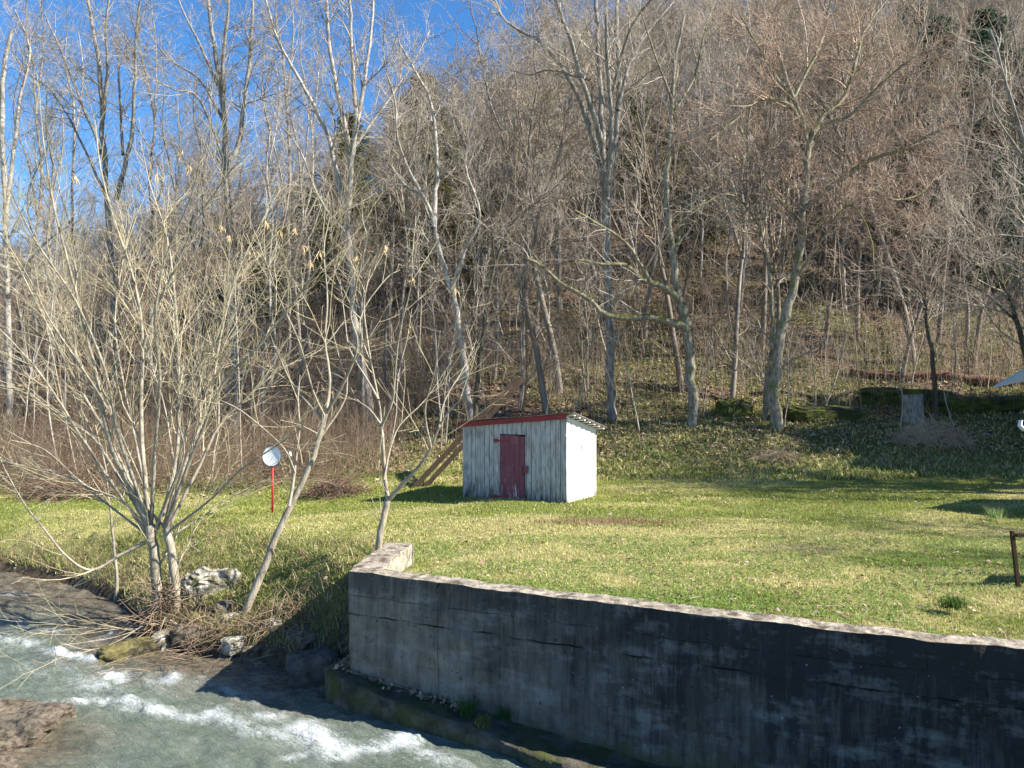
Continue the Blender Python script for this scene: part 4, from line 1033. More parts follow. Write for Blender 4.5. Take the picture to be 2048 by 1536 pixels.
# ---- the pale multi-stemmed tree on the stream bank
T1 = [([(330, 1290), (318, 1220), (312, 1150), (303, 1080), (300, 1050)], 15, 11),
      ([(345, 1285), (352, 1200), (345, 1120), (335, 1060)], 12, 9),
      ([(300, 1055), (262, 980), (225, 900), (205, 820), (190, 740), (165, 640), (135, 520), (105, 400), (85, 270)], 9, 1.5, (0, -1.5)),
      ([(303, 1060), (290, 960), (283, 860), (284, 740), (283, 640), (262, 540), (225, 430), (200, 330), (190, 240)], 8, 1.5, (0, 1)),
      ([(284, 700), (310, 620), (340, 560), (380, 470), (420, 400), (470, 330)], 5, 1.2, (0, -1)),
      ([(312, 1060), (345, 960), (358, 840), (357, 720), (350, 600), (335, 480), (300, 370), (280, 280)], 7, 1.5, (0, 1.6)),
      ([(330, 1065), (365, 960), (405, 860), (450, 760), (520, 690), (590, 600), (640, 530), (690, 450)], 7, 1.3, (0, -1.2)),
      ([(335, 1060), (400, 930), (440, 850), (500, 790), (560, 740), (640, 700), (690, 640)], 6, 1.2, (0, 1.2)),
      ([(330, 1060), (380, 900), (420, 800), (440, 680), (470, 560), (520, 450), (560, 380)], 6, 1.2, (0, 2.2)),
      ([(295, 1050), (240, 960), (190, 880), (120, 830), (60, 790), (0, 770), (-60, 740)], 6, 1.2, (0, 1.2)),
      ([(290, 1060), (220, 960), (160, 870), (90, 760), (30, 690), (-30, 630)], 6, 1.2, (0, -1.5)),
      ([(295, 1050), (230, 900), (150, 760), (90, 640), (40, 540), (-20, 430)], 6, 1.2, (0, 0.5)),
      ([(300, 1050), (240, 880), (210, 740), (150, 600), (70, 480), (20, 380)], 6, 1.2, (0, -2)),
      ([(205, 800), (180, 760), (100, 640), (60, 560), (10, 480)], 3.5, 1, (-1, -2)),
      ([(290, 1085), (240, 1110), (200, 1135), (170, 1138), (130, 1110), (90, 1060), (50, 1010), (10, 940)], 6, 1.5, (0, -1)),
      ([(295, 1070), (230, 1020), (150, 960), (90, 940), (30, 930), (-30, 920)], 4, 1, (0, 1)),
      ([(300, 1060), (240, 1000), (170, 970), (90, 900), (20, 880)], 4, 1, (0, -1.2)),
      ([(335, 1065), (420, 1000), (480, 940), (540, 900), (600, 860)], 4, 1, (0, -1.2)),
      ([(330, 1080), (410, 1030), (450, 1000), (530, 960)], 3, 1, (0, 1)),
      ([(303, 1040), (310, 900), (320, 760), (310, 640), (330, 520), (380, 400), (400, 320)], 6, 1.2, (0, -1.8)),
      ([(303, 1050), (275, 900), (250, 780), (230, 640), (250, 500), (270, 420)], 5, 1.2, (0, 2)),
      ([(340, 1255), (385, 1285), (410, 1300), (430, 1325)], 4, 2, (-0.3, -1.2)),
      ([(330, 1250), (290, 1250), (240, 1280), (180, 1300), (120, 1285)], 2, 0.8, (-0.3, -1.5)),
      ([(340, 1240), (420, 1290), (500, 1300), (560, 1292), (610, 1285)], 2.5, 1, (-0.5, -1)),
      ([(330, 1235), (310, 1290), (295, 1340), (297, 1365)], 2, 0.8, (-0.5, -1.5))]
LV1 = [(3.4, 0.8, 2.4, 0.50, 0.18, 0.09, 0.05, 6, 0.5, 0.0045), (3.4, 0.4, 1.3, 0.6, 0.10, 0.10, 0.03, 4, 0.6, 0.0032), (1.6, 0.2, 0.5, 0.7, 0.1, 0.1, 0.01, 3, 0.6, 0.003)]
for i in range(6):
    a = RNG.uniform(-0.9, 0.8); L_ = RNG.uniform(380, 720); c_ = RNG.uniform(-.25, .25)
    T1.append(([(318 + RNG.uniform(-15, 20) + math.sin(a) * L_ * t + math.sin(a + 1.57) * c_ * L_ * t * (1 - t), 1055 - math.cos(a + .35 * t * (1 if a < 0 else -1)) * L_ * t) for t in (0, .2, .4, .6, .8, 1)], RNG.uniform(2.6, 4.5), 1.0, (0, RNG.uniform(-2.2, 2.2))))
T1 = [(L[0], L[1] * (.92 if k_ < 2 else .82), *L[2:]) for k_, L in enumerate(T1)]
t1 = traced("streamside_tree", 13.5, T1, LV1, (M['tan'], M['tantwig']), "large pale many-stemmed bare tree at the stream's edge on the left", "tree", 21, flare=1.3, wob=0.12)
LV2 = [(2.0, 0.7, 1.9, 0.6, 0.25, 0.06, 0.05, 5, 0.55, 0.006), (2.4, 0.35, 0.9, 0.65, 0.12, 0.08, 0.03, 4, 0.6, 0.0045), (1.0, 0.15, 0.4, 0.7, 0.1, 0.1, 0.0, 3, 0.6, 0.0035)]
traced("leaning_sapling", 13.1, [([(484, 1250), (505, 1190), (530, 1130), (553, 1070), (577, 1020), (600, 975), (622, 925), (640, 870), (652, 825)], 11, 6, (0, .3), .6),
    ([(578, 1012), (588, 955), (594, 900), (599, 850), (596, 800), (600, 750)], 4.5, 1.5, (0, .5)), ([(590, 945), (570, 900), (530, 860), (480, 820), (440, 800)], 3, 1, (0, -.8)), ([(652, 825), (660, 760), (650, 680), (655, 600), (648, 500), (660, 430)], 5, 1.2, (.3, 1)),
    ([(652, 828), (690, 760), (715, 690), (700, 620), (720, 540), (740, 450)], 5, 1.2, (.3, -.8)), ([(648, 840), (610, 800), (580, 760), (545, 690), (500, 640), (450, 600)], 4, 1, (.3, 1.4)),
    ([(650, 835), (625, 780), (600, 690), (560, 600), (530, 520)], 3.5, 1, (.3, -1.4)), ([(645, 870), (690, 800), (700, 740), (760, 640)], 3, 1, (.3, .8)), ([(640, 870), (600, 850), (560, 840)], 2, .8, (.3, -.5))], LV2, (M['tan'], M['tantwig']),
    "slim sapling leaning right from the bank beside the satellite dish", "sapling", 22, flare=1.25, wob=0.1)
traced("forked_sapling", 13.2, [([(755, 1108), (762, 1060), (772, 1015), (776, 1000)], 9, 7.5), ([(776, 1002), (770, 950), (767, 900), (763, 850), (757, 800), (745, 740), (735, 680), (728, 610), (740, 540)], 6, 1.5, (0, .8), .3),
    ([(777, 1000), (805, 968), (840, 930), (862, 895), (878, 855), (900, 820), (935, 790), (975, 780)], 6, 1.2, (0, -.8), .35), ([(764, 850), (785, 800), (790, 740), (800, 660), (820, 580), (830, 500)], 4.5, 1.2, (0, -1), .2),
    ([(764, 852), (740, 820), (715, 800), (690, 760), (650, 740)], 3, 1, (0, 1), .2), ([(757, 800), (735, 760), (700, 700), (690, 640), (680, 560)], 3.5, 1, (0, 1.3), .2), ([(878, 855), (890, 800), (925, 740), (945, 700)], 3, .9, (-.5, 0), .2),
    ([(862, 895), (850, 820), (870, 740), (880, 660)], 3, .9, (-.5, -1.2), .2), ([(768, 960), (780, 900), (800, 850), (850, 800), (905, 720)], 3, .9, (0, 1), .2), ([(745, 740), (720, 640), (770, 560), (800, 540)], 2.5, .9, (.5, 1.5), .2),
    ([(776, 990), (762, 960), (755, 920)], 1.5, .6, (0, -.2))], LV2, (M['tan'], M['tantwig']), "forked sapling standing behind the end of the wing wall", "sapling", 23, flare=1.4, wob=0.1)
traced("bank_sapling", 15.5, [([(232, 1140), (225, 1060), (218, 1000), (210, 930), (190, 850)], 4, 1.5), ([(225, 1060), (250, 980), (262, 900)], 2, 1, (0, .5)), ([(220, 1010), (180, 950), (150, 880)], 2, 1, (0, -.5))], LV2[:2], (M['tan'], M['tantwig']),
    "thin young sapling on the grassy bank left of the stream tree", "sapling", 24)

# hanging seed clusters on the pale trees
def seeds(parent, spots, d, seed):
    rg = random.Random(seed); off = Vector(parent.location)
    m_ = M.setdefault('seed', two_tone("dry_seeds", (0.55, 0.42, 0.24), (0.40, 0.28, 0.15), 20, bmp=0))
    for x, y in spots:
        mb = MB(); P0 = Vector(W(x, y, d + rg.gauss(0, .3))) - off
        for k_ in range(11):
            p = P0 + Vector((rg.gauss(0, .045), rg.gauss(0, .05), rg.gauss(0, .02))) if k_ else P0
            L_ = 0.10 + .10 * rg.random(); a = rg.random() * 6.28; w = 0.012; dx = rg.gauss(0, .02)
            mb.add([P0, p + Vector((math.cos(a) * w, math.sin(a) * w, -L_ * .5)), p + Vector((dx, dx, -L_)), p + Vector((-math.cos(a) * w, -math.sin(a) * w, -L_ * .5))], [(0, 1, 2, 3)])
        mb.build("seed_cluster", m_, parent)
seeds(t1, [(440, 450), (460, 470), (590, 455), (605, 490), (560, 460), (530, 440), (640, 500), (150, 350), (365, 300), (315, 345), (380, 330), (500, 500), (620, 520)], 13.2, 1)
fs = [o for o in C.objects if o.name.startswith("forked_sapling")][0]
seeds(fs, [(770, 490), (825, 555), (910, 575), (818, 650), (715, 510)], 13.0, 2)

# ---- driftwood, brush piles, dry clumps
def tangle(name, c, size, n, mat, label, cat, seed, rad=0.006, L=0.6, flat=0.4, kind=None):
    rg = random.Random(seed); br = []
    for _ in range(n):
        a = rg.random() * 6.28; r = math.sqrt(rg.random())
        x, y = math.cos(a) * r * size[0] / 2, math.sin(a) * r * size[1] / 2
        z = size[2] * (1 - r * r) * rg.random()
        h = rg.random() * 6.28; v = rg.gauss(0, flat)
        p, rr = wander(rg, (x, y, z), (math.cos(h), math.sin(h), v), L * (.4 + rg.random()), rad * (.5 + rg.random()), rad * .4, 4, .15, -.02)
        br.append((p, rr))
    o = to_mesh(name, br, 4, mat); o.location = c; tag(o, label, cat, kind=kind); return o
M['weed'] = bark('dry_weed_stems', (0.58, 0.45, 0.31), (0.38, 0.27, 0.18), scale=2)
M['brushdark'] = bark("dead_brush", (0.23, 0.15, 0.11), (0.11, 0.075, 0.055), scale=2)
tangle("brush_pile", (-4.85, 21.2, GH(-4.85, 21.2)), (1.75, 1.2, 0.55), 420, M['brushdark'], "low pile of dark brush on the lawn between dish and shed", "brush pile", 1, .008, .8)
tangle("brush_pile", (-12.9, 22.3, GH(-12.9, 22.3)), (2.4, 1.3, 0.8), 420, M['brushdark'], "dark brush heap behind the stream tree at the left lawn edge", "brush pile", 2, .009, .9)
x_, y_ = 14.0, 25.2
tangle("dry_weeds", (13.3, 24.4, GH(13.3, 24.4)), (2.6, 1.5, 0.75), 1300, M['weed'], "tan and russet heap of dry weeds on the right slope", "dry weeds", 3, .006, .5, .8, 'stuff')
tangle("dry_weeds", (8.0, 23.6, GH(8.0, 23.6)), (1.6, 0.9, 0.3), 300, M['weed'], "low patch of dry russet weeds below the stout tree", "dry weeds", 4, .006, .4, .8, 'stuff')
tangle("root_debris", (-6.0, 13.4, -1.5), (0.8, 0.7, 0.95), 330, M['brush'], "tangle of roots and flood debris around the stream tree's foot", "debris", 5, .009, .6, .6, 'stuff')
tangle("root_debris", (-4.9, 12.75, -1.45), (1.9, 0.6, 0.45), 230, M['brush'], "flood-swept twigs caught along the bank under the leaning sapling", "debris", 6, .006, .6, .5, 'stuff')
tangle("root_debris", (-5.4, 11.9, -1.55), (1.9, 0.9, 0.25), 34, M['brush'], "bare twigs trailing in the water below the bank", "debris", 8, .006, .8, .25, 'stuff')
tangle("root_debris", (-3.5, 12.6, -1.15), (1.6, 1.2, 0.4), 300, M['brush'], "dry vines draped on the bank near the wall corner", "debris", 7, .005, .6, .5, 'stuff')

# fallen logs and stump
def log(d0, d1, a, b_, r, label, mat):
    P0, P1 = Vector(W(*a, d0)), Vector(W(*b_, d1)); rg = random.Random(int(a[0]))
    pts = [P0.lerp(P1, i / 10) for i in range(11)]
    for p in pts: p.z = GH(p.x, p.y) + r * .8 + rg.gauss(0, .03)
    pts = [tuple(p) for p in pts]
    mb = MB(); mb.tube(pts, [r * (0.7 + .4 * i / 10) for i in range(11)], 10)
    o = mb.build("fallen_log", mat, smooth=True); tag(o, label, "log")
M['logbrown'] = bark("brown_log_bark", (0.22, 0.12, 0.08), (0.09, 0.05, 0.035), scale=7)
log(33, 31, (1700, 712), (2100, 745), .22, "long reddish brown fallen log across the right slope", M['logbrown'])
log(30.5, 30.5, (1500, 745), (1840, 752), .10, "thinner grey fallen trunk left of the brown log", M['dark'])
st = empty("tree_stump", (W(1825, 800, 27)[0], 27, GH(W(1825, 800, 27)[0], 27) - .1)); tag(st, "broken grey tree stump standing on the right slope", "stump")
mb = MB(); rg = random.Random(3)
mb.tube([(0, 0, 0), (0, 0, .15), (0.01, 0, .4), (0, 0.01, .8), (-.02, 0, 1.12)], [.55, .42, .36, .34, .36], 14)
mb.build("stump_trunk", M['grey'], st, smooth=True)
mb = MB()
for i in range(16):
    a = i / 16 * 6.28; p = Vector((math.cos(a) * .29 - .02, math.sin(a) * .29, 1.08)); h = .06 + .16 * rg.random()
    mb.box(p - Vector((.05, .05, 0)), (.1, 0, 0), (0, .1, 0), (0, 0, h))
mb.build("splintered_top", M['greenmoss'], st)

# ---------------------------------------------------------------- the shed
def wood(name, paint, dirt, lo, hi, bare=(0.10, 0.09, 0.08), foot=(0.05, 0.05, 0.03)):
    m, nt, b = new_mat(name, 0.75, 0.2)
    g = node(nt, "ShaderNodeTexCoord").outputs["Object"]
    mp1 = node(nt, "ShaderNodeMapping", {"Vector": g, "Scale": (6, 6, 1.0)}).outputs[0]
    f1 = noise(nt, mp1, 3.2, 7, 0.72, 0.3)
    sp = node(nt, "ShaderNodeSeparateXYZ", {"Vector": g})
    low = ramp(nt, sp.outputs[2], 0.75, 0.0, 0.0, 0.16)
    k = math_(nt, 'ADD', f1, low)
    c = mix(nt, ramp(nt, noise(nt, node(nt, "ShaderNodeMapping", {"Vector": g, "Scale": (3, 3, .6)}).outputs[0], 2.5, 4), .35, .65), paint, dirt)
    c = mix(nt, ramp(nt, k, lo, hi), c, bare)
    k2 = math_(nt, 'ADD', noise(nt, mp1, 1.7, 6, 0.7), math_(nt, 'MULTIPLY', low, 1.6))
    c = mix(nt, ramp(nt, k2, 0.66, 0.80, 0, .8), c, foot)
    nt.links.new(c, b.inputs["Base Color"])
    bump(nt, b, math_(nt, 'SUBTRACT', noise(nt, mp1, 9, 5, .7), ramp(nt, k, lo, hi)), 0.5, 0.01)
    return m
M['white'] = wood("peeling_white_boards", (0.56, 0.56, 0.56), (0.36, 0.355, 0.35), 0.47, 0.70, bare=(0.14, 0.13, 0.12))
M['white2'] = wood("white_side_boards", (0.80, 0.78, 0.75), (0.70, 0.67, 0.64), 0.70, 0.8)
M['red'] = wood("faded_red_boards", (0.235, 0.085, 0.11), (0.17, 0.062, 0.08), 0.62, 0.66, bare=(0.50, 0.42, 0.42), foot=(.16, .04, .05))
M['fascia'] = two_tone("red_fascia_paint", (0.30, 0.05, 0.065), (0.20, 0.04, 0.05), 4, bmp=.3)
M['tin'] = two_tone("weathered_tin", (0.20, 0.16, 0.13), (0.42, 0.40, 0.37), 5, rough=.5)
M['black'] = two_tone("gap_shade_black", (0.01, 0.01, 0.01), (0.02, 0.018, 0.015), 5, bmp=0)
M['iron'] = two_tone("rusty_iron", (0.09, 0.035, 0.03), (0.16, 0.05, 0.05), 30, rough=.6)

shed = empty("shed", (SHED_L[0], SHED_L[1], -0.17), -TH)
tag(shed, "small weathered white plank shed with a red door and sloping tin roof", "shed")
SW, SD = 2.86, 1.80
def htop(u, v): return 1.92 + 0.27 * (u / SW) - (0.40 * v / SD)         # underside of the roof
rg = random.Random(12)
du0, du1, dz1 = 1.089, 1.783, 1.70
# black sheets added inside stand in for the shade between boards
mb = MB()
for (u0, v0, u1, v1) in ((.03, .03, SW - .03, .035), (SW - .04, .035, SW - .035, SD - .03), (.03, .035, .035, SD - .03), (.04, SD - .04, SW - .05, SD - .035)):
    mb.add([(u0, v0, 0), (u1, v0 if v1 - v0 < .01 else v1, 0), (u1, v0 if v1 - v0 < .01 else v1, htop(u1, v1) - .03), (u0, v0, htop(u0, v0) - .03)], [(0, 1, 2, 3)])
mb.build("gap_shade_sheet", M['black'], shed)
mb = MB(); u = 0.0; i = 0
nb = 22; wb = SW / nb
for i in range(nb):
    u0, u1 = i * wb + .004 + rg.random() * .004, (i + 1) * wb - .004 - rg.random() * .004
    z0 = rg.random() * .05
    zb = dz1 + .012 if (u1 > du0 + .01 and u0 < du1 - .01) else z0
    if zb == z0 or True:
        if zb != z0:
            u0_, u1_ = u0, u1
            if u0 < du0: mb.box((u0, -.0, z0), (du0 - u0 - .006, 0, 0), (0, .022, 0), (0, 0, zb - z0 - .01))
            if u1 > du1: mb.box((du1 + .006, 0, z0), (u1 - du1 - .006, 0, 0), (0, .022, 0), (0, 0, zb - z0 - .01))
        off = rg.gauss(0, .003)
        o_ = Vector((u0, off, zb)); h0, h1 = htop(u0, 0) - zb, htop(u1, 0) - zb
        p = [(u0, off, zb), (u1, off, zb), (u1, off + .022, zb), (u0, off + .022, zb), (u0, off, zb + h0), (u1, off, zb + h1), (u1, off + .022, zb + h1), (u0, off + .022, zb + h0)]
        mb.add(p, [(0, 3, 2, 1), (4, 5, 6, 7), (0, 1, 5, 4), (1, 2, 6, 5), (2, 3, 7, 6), (3, 0, 4, 7)])
mb.build("front_wall", M['white'], shed)
def side_wall(name, us, un, mat, nb, hole=None):
    mb = MB()
    for i in range(nb):
        v0, v1 = .03 + i * (SD - .03) / nb + .004, .03 + (i + 1) * (SD - .03) / nb - .005
        o2 = us + rg.gauss(0, .003); z0 = rg.random() * .04
        def slab(za, zb0, zb1, va=v0, vb=v1):
            p = [(o2, va, za), (o2, vb, za), (o2 + un, vb, za), (o2 + un, va, za), (o2, va, zb0), (o2, vb, zb1), (o2 + un, vb, zb1), (o2 + un, va, zb0)]
            mb.add(p, [(0, 3, 2, 1), (4, 5, 6, 7), (0, 1, 5, 4), (1, 2, 6, 5), (2, 3, 7, 6), (3, 0, 4, 7)])
        if hole and v0 < hole[0] < v1:
            c0, c1 = hole[0] - .03, hole[0] + .03
            slab(z0, hole[1], hole[1]); slab(hole[2], htop(us, v0), htop(us, v1)); slab(hole[1], hole[2], hole[2], v0, c0); slab(hole[1], hole[2], hole[2], c1, v1)
        else: slab(z0, htop(us, v0), htop(us, v1))
    return mb.build(name, mat, shed)
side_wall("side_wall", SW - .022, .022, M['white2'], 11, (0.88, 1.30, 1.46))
side_wall("side_wall", 0.0, .022, M['white'], 11)
mb = MB()
for i in range(14):
    u0, u1 = .03 + i * (SW - .06) / 14, .03 + (i + 1) * (SW - .06) / 14 - .008
    mb.box((u0, SD - .022, 0), (u1 - u0, 0, 0), (0, .022, 0), (0, 0, htop(u0, SD) - .01))
mb.build("back_wall", M['white'], shed)
# corner boards at the front right corner
mb = MB(); mb.box((SW + .003, -.01, .0), (.022, 0, 0), (0, .10, 0), (0, 0, 1.72)); mb.box((SW + .003, -.008, 1.76), (.018, 0, 0), (0, .06, 0), (0, 0, .38)); mb.build("corner_board", M['white'], shed)
# door
dr = MB(); nd = 5; w = (du1 - du0 - .012) / nd
for i in range(nd):
    u0 = du0 + .006 + i * w + .002
    dr.box((u0, -.012 + rg.gauss(0, .002), .02 + rg.random() * .03), (w - .005, 0, 0), (0, .024, 0), (0, 0, dz1 - .04 - rg.random() * .02))
door = dr.build("door", M['red'], shed)
hb = MB()
for z in (.16, 1.53):
    hb.box((du0 - .16, -.026, z), (.42, 0, 0), (0, .008, 0), (0, 0, .035)); hb.box((du0 - .17, -.030, z - .03), (.12, 0, 0), (0, .006, 0), (0, 0, .09))
hb.build("hinge", M['fascia'], door)
hb = MB(); hb.box((du1 - .17, -.034, .80), (.27, 0, 0), (0, .018, 0), (0, 0, .17)); hb.build("latch_board", M['red'], door)
hb = MB(); hb.box((du1 - .06, -.052, .72), (.035, 0, 0), (0, .016, 0), (0, 0, .24)); hb.build("latch", M['iron'], door)
# roof
rf = empty("roof", (0, 0, 0)); rf.parent = shed
mb = MB(); nu, nv = 60, 4; u0, u1, v0, v1 = -.06, SW + .24, -.10, SD + .16
def corr(u): return .010 * math.sin(u * 2 * math.pi / .11)
vs = []; fs4 = []
for j in range(nv + 1):
    for i in range(nu + 1):
        uu = u0 + (u1 - u0) * i / nu; vv = v0 + (v1 - v0) * j / nv
        vs.append((uu, vv, htop(min(max(uu, 0), SW), vv) + .058 + corr(uu) + .012 * math.sin(uu * 2.3)))
for j in range(nv):
    for i in range(nu):
        a = j * (nu + 1) + i; fs4.append((a, a + 1, a + nu + 2, a + nu + 1))
nbv = len(vs); vs += [(x, y, z - .006) for x, y, z in vs]; fs4 += [(d_ + nbv, c_ + nbv, b2 + nbv, a + nbv) for a, b2, c_, d_ in fs4]
for i in range(nu): fs4.append((i, i + nbv, i + 1 + nbv, i + 1))
for j in range(nv):
    a = j * (nu + 1) + nu; b2 = a + nu + 1; fs4.append((a, a + nbv, b2 + nbv, b2))
mb.add(vs, fs4); mb.build("roof_sheet", M['tin'], rf)
mb = MB()
for k_ in range(7):
    v = .02 + k_ * (SD - .06) / 6 + .02
    zt = htop(SW, v) + .035
    mb.box((0.05, v, htop(0, v) + .003), (SW + .15, 0, .27), (0, .07, 0), (0, 0, .034))
mb.build("purlin", M['white2'], rf)
mb = MB()
p0, p1 = (-.06, -.045, htop(0, 0) - .075), (SW + .03, -.045, htop(SW, 0) - .075)
mb.add([p0, p1, (p1[0], -.023, p1[2]), (p0[0], -.023, p0[2]), (p0[0], -.045, p0[2] + .12), (p1[0], -.045, p1[2] + .12), (p1[0], -.023, p1[2] + .12), (p0[0], -.023, p0[2] + .12)],
       [(0, 3, 2, 1), (4, 5, 6, 7), (0, 1, 5, 4), (1, 2, 6, 5), (2, 3, 7, 6), (3, 0, 4, 7)])
mb.build("fascia_board", M['fascia'], rf)

# leaning planks
M['plank'] = two_tone("old_brown_plank", (0.055, 0.034, 0.02), (0.025, 0.017, 0.012), 5, stretch=(1, 1, 1), lo=.35, hi=.65, bmp=.6)  # browns darkened to stand in for the shade on the planks
for i, (a, b_, w, lab) in enumerate([((824, 992), (1034, 757), .145, "long brown plank leaning up behind the shed, the upper one of two"),
                                     ((848, 992), (1048, 756), .135, "long brown plank leaning up behind the shed, the lower one of two")]):
    A, B = Vector(W(*a, 21.3 + i * .12)), Vector(W(*b_, 22.6 + i * .12)); A.z = GH(A.x, A.y) - .05
    T = (B - A).normalized(); up = Vector((T.z * -1, 0, T.x)).normalized(); nn = T.cross(up).normalized()
    mb = MB(); mb.box(A - up * w / 2 - nn * .04, B - A, up * w, nn * .08)
    mb.box(A - up * .03 - nn * .055, (B - A) * .97, up * .06, nn * .014)
    o = mb.build("plank", M['plank']); tag(o, lab, "plank", "planks leaning behind the shed")

# ---------------------------------------------------------------- satellite dish on its red post
dx_, dy_ = -5.88, 18.9; gz = GH(dx_, dy_)
dish = empty("satellite_dish", (dx_, dy_, gz)); tag(dish, "round pale satellite dish on a thin red post", "satellite dish")
M['redpost'] = two_tone("red_post_paint", (0.50, 0.03, 0.035), (0.36, 0.025, 0.03), 12, rough=.5, bmp=.1)
M['dishpaint'] = two_tone("pale_dish_paint", (0.85, 0.86, 0.88), (0.78, 0.80, 0.83), 3, rough=.45, bmp=0)
M['dishrim'] = two_tone("dark_dish_rim", (0.05, 0.05, 0.06), (0.09, 0.09, 0.10), 8, bmp=0)
mb = MB(); mb.tube([(0, 0, -.1), (0.005, 0, .6), (0, 0, 1.18)], .024, 12); mb.build("post", M['redpost'], dish, smooth=True)
cz = 2.76 - (912 - 768) / F * 18.9 - gz
nr_, na = 10, 40; vs = [(0, 0, 0)]; fs3 = []; fs4 = []
Rd = .245
for i in range(1, nr_ + 1):
    r = Rd * i / nr_
    for k_ in range(na): vs.append((r * math.cos(k_ * 2 * math.pi / na), -(r * r) * .40, r * 1.02 * math.sin(k_ * 2 * math.pi / na)))
for k_ in range(na): fs3.append((0, 1 + (k_ + 1) % na, 1 + k_))
for i in range(nr_ - 1):
    for k_ in range(na):
        a = 1 + i * na + k_; b2 = 1 + i * na + (k_ + 1) % na; fs4.append((a, b2, b2 + na, a + na))
nbv = len(vs); vs2 = [(x, y + .006, z) for x, y, z in vs]
mb = MB(); mb.add(vs, fs3 + fs4); bowl = mb.build("dish_bowl", M['dishpaint'], dish, smooth=True)
mb = MB(); mb.add(vs2, [tuple(reversed(f_)) for f_ in fs3 + fs4]); mb.build("dish_back", M['dishrim'], bowl, smooth=True)
mb = MB(); ring = [(Rd * math.cos(t), -(Rd * Rd) * .40 + .004, Rd * 1.02 * math.sin(t)) for t in np.linspace(0, 2 * math.pi, 48)]
mb.tube(ring, .009, 6, caps=False); mb.build("dish_rim", M['dishrim'], bowl, smooth=True)
bowl.location = (0, -.02, cz); bowl.rotation_euler = (math.radians(-8), 0, math.radians(-8))
mb = MB(); mb.box((-.03, .01, cz - .16), (.06, 0, 0), (0, .08, 0), (0, 0, .2)); mb.build("mount_bracket", M['iron'], dish)
mb = MB(); mb.tube([(0.05, 0, cz - .22), (.26, -.2, cz - .17), (.44, -.34, cz - .08), (.52, -.42, cz + .02)], .010, 6); mb.build("feed_arm", M['dishrim'], dish)
mb = MB(); mb.tube([(.50, -.44, cz + .03), (.46, -.36, cz + .10)], [.034, .03], 10); mb.tube([(.57, -.44, cz + .04), (.53, -.36, cz + .12)], [.034, .03], 10)
mb.build("feed_horn", M['white2'], dish, smooth=True)

# ---------------------------------------------------------------- things at the right edge
M['brownwood'] = two_tone("dark_stained_wood", (0.055, 0.028, 0.018), (0.03, 0.016, 0.011), 8, stretch=(1, 1, .3), bmp=.3)
cx, cy = 6.97, 10.6; gz = GH(7, 10.6)
ch = empty("garden_chair", (cx, cy, gz)); tag(ch, "dark brown wooden frame of a garden chair cut by the right edge", "chair")
for (x0, y0, x1, y1) in ((.0, 0, -.075, .02), (.62, 0, .66, .02), (0.65, .55, .60, .6), (1.1, .55, 1.15, .6)):
    mb = MB(); mb.box((x0 - .02, y0 - .02, -.02), (.045, 0, 0), (0, .045, 0), (x1 - x0, y1 - y0, .80)); mb.build("leg", M['brownwood'], ch)
mb = MB(); mb.box((-.03, -.015, .70), (.66, 0, 0), (0, .035, 0), (0, 0, .05)); mb.build("top_rail", M['brownwood'], ch)
mb = MB(); mb.box((.55, .585, .70), (.66, 0, 0), (0, .035, 0), (0, 0, .05)); mb.build("back_rail", M['brownwood'], ch)
mb = MB()
for i in range(7): mb.box((.06 + i * .083, .03, .40), (.07, 0, 0), (.5, .55, 0), (0, 0, .02))
mb.build("seat", M['brownwood'], ch)

# small gabled outbuilding just beyond the right edge; its shadow falls on the lawn
M['house'] = two_tone("painted_siding", (0.62, 0.62, 0.60), (0.55, 0.55, 0.53), 2, bmp=.1)
M['roofgrey'] = two_tone("grey_roofing", (0.22, 0.22, 0.22), (0.30, 0.30, 0.30), 20, bmp=.5)
ob = empty("outbuilding", (12.9, 16.6, GH(12.9, 16.6))); tag(ob, "small gabled outbuilding right of the lawn, beyond the picture", "outbuilding")
mb = MB(); w2 = 1.7; he, hp = 1.35, 2.85
prof = [(-w2 + .15, -.2), (w2 - .15, -.2), (w2 - .15, he), (0, hp - .12), (-w2 + .15, he)]
vs = [(0.15, y, z) for y, z in prof] + [(3.2, y, z) for y, z in prof]
mb.add(vs, [(0, 4, 3), (0, 3, 1), (1, 3, 2), (5, 8, 9), (5, 6, 8), (6, 7, 8), (0, 1, 6, 5), (1, 2, 7, 6), (4, 0, 5, 9)]); mb.build("wall", M['house'], ob)
mb = MB(); mb.box((0, 0, hp), (3.35, 0, 0), (0, w2, -(hp - he + .05)), (0, 0, .06)); mb.box((0, 0, hp), (3.35, 0, 0), (0, -w2, -(hp - he + .05)), (0, 0, .06)); mb.build("roof", M['roofgrey'], ob)

# near house corner at the right: eave tip and white drain pipe
hs = empty("house", (5.6, 6.6, -0.1)); tag(hs, "pale eave tip of a house with a white drain pipe at the right edge", "house")
hz = Vector(hs.location)
dE = 6.2
T0, T1_ = Vector(W(1984, 774, dE)), Vector(W(2130, 690, dE)); Bt = Vector(W(2130, 745, dE))
mb = MB(); th_ = Vector((0, -.05, 0))
p = [T0 - hz, Bt - hz, T1_ - hz]
q = [a + th_ for a in p]; mb.add(p + q, [(0, 1, 2), (5, 4, 3), (0, 2, 5, 3), (1, 0, 3, 4), (2, 1, 4, 5)])
M['eave'] = two_tone("cream_eave_paint", (0.50, 0.47, 0.42), (0.42, 0.40, 0.36), 6, bmp=.2)
mb.build("eave_board", M['eave'], hs)
mb = MB(); mb.box((T1_ - hz) + Vector((.0, -.06, -.25)), (.3, 0, .1), (0, -2.6, 0), (0, 0, .05)); mb.box((.6, -4.5, 4.62), (4.7, -1.2, 0), (0, 4.96, 0), (0, 0, .15)); mb.build("roof", M['roofgrey'], hs)
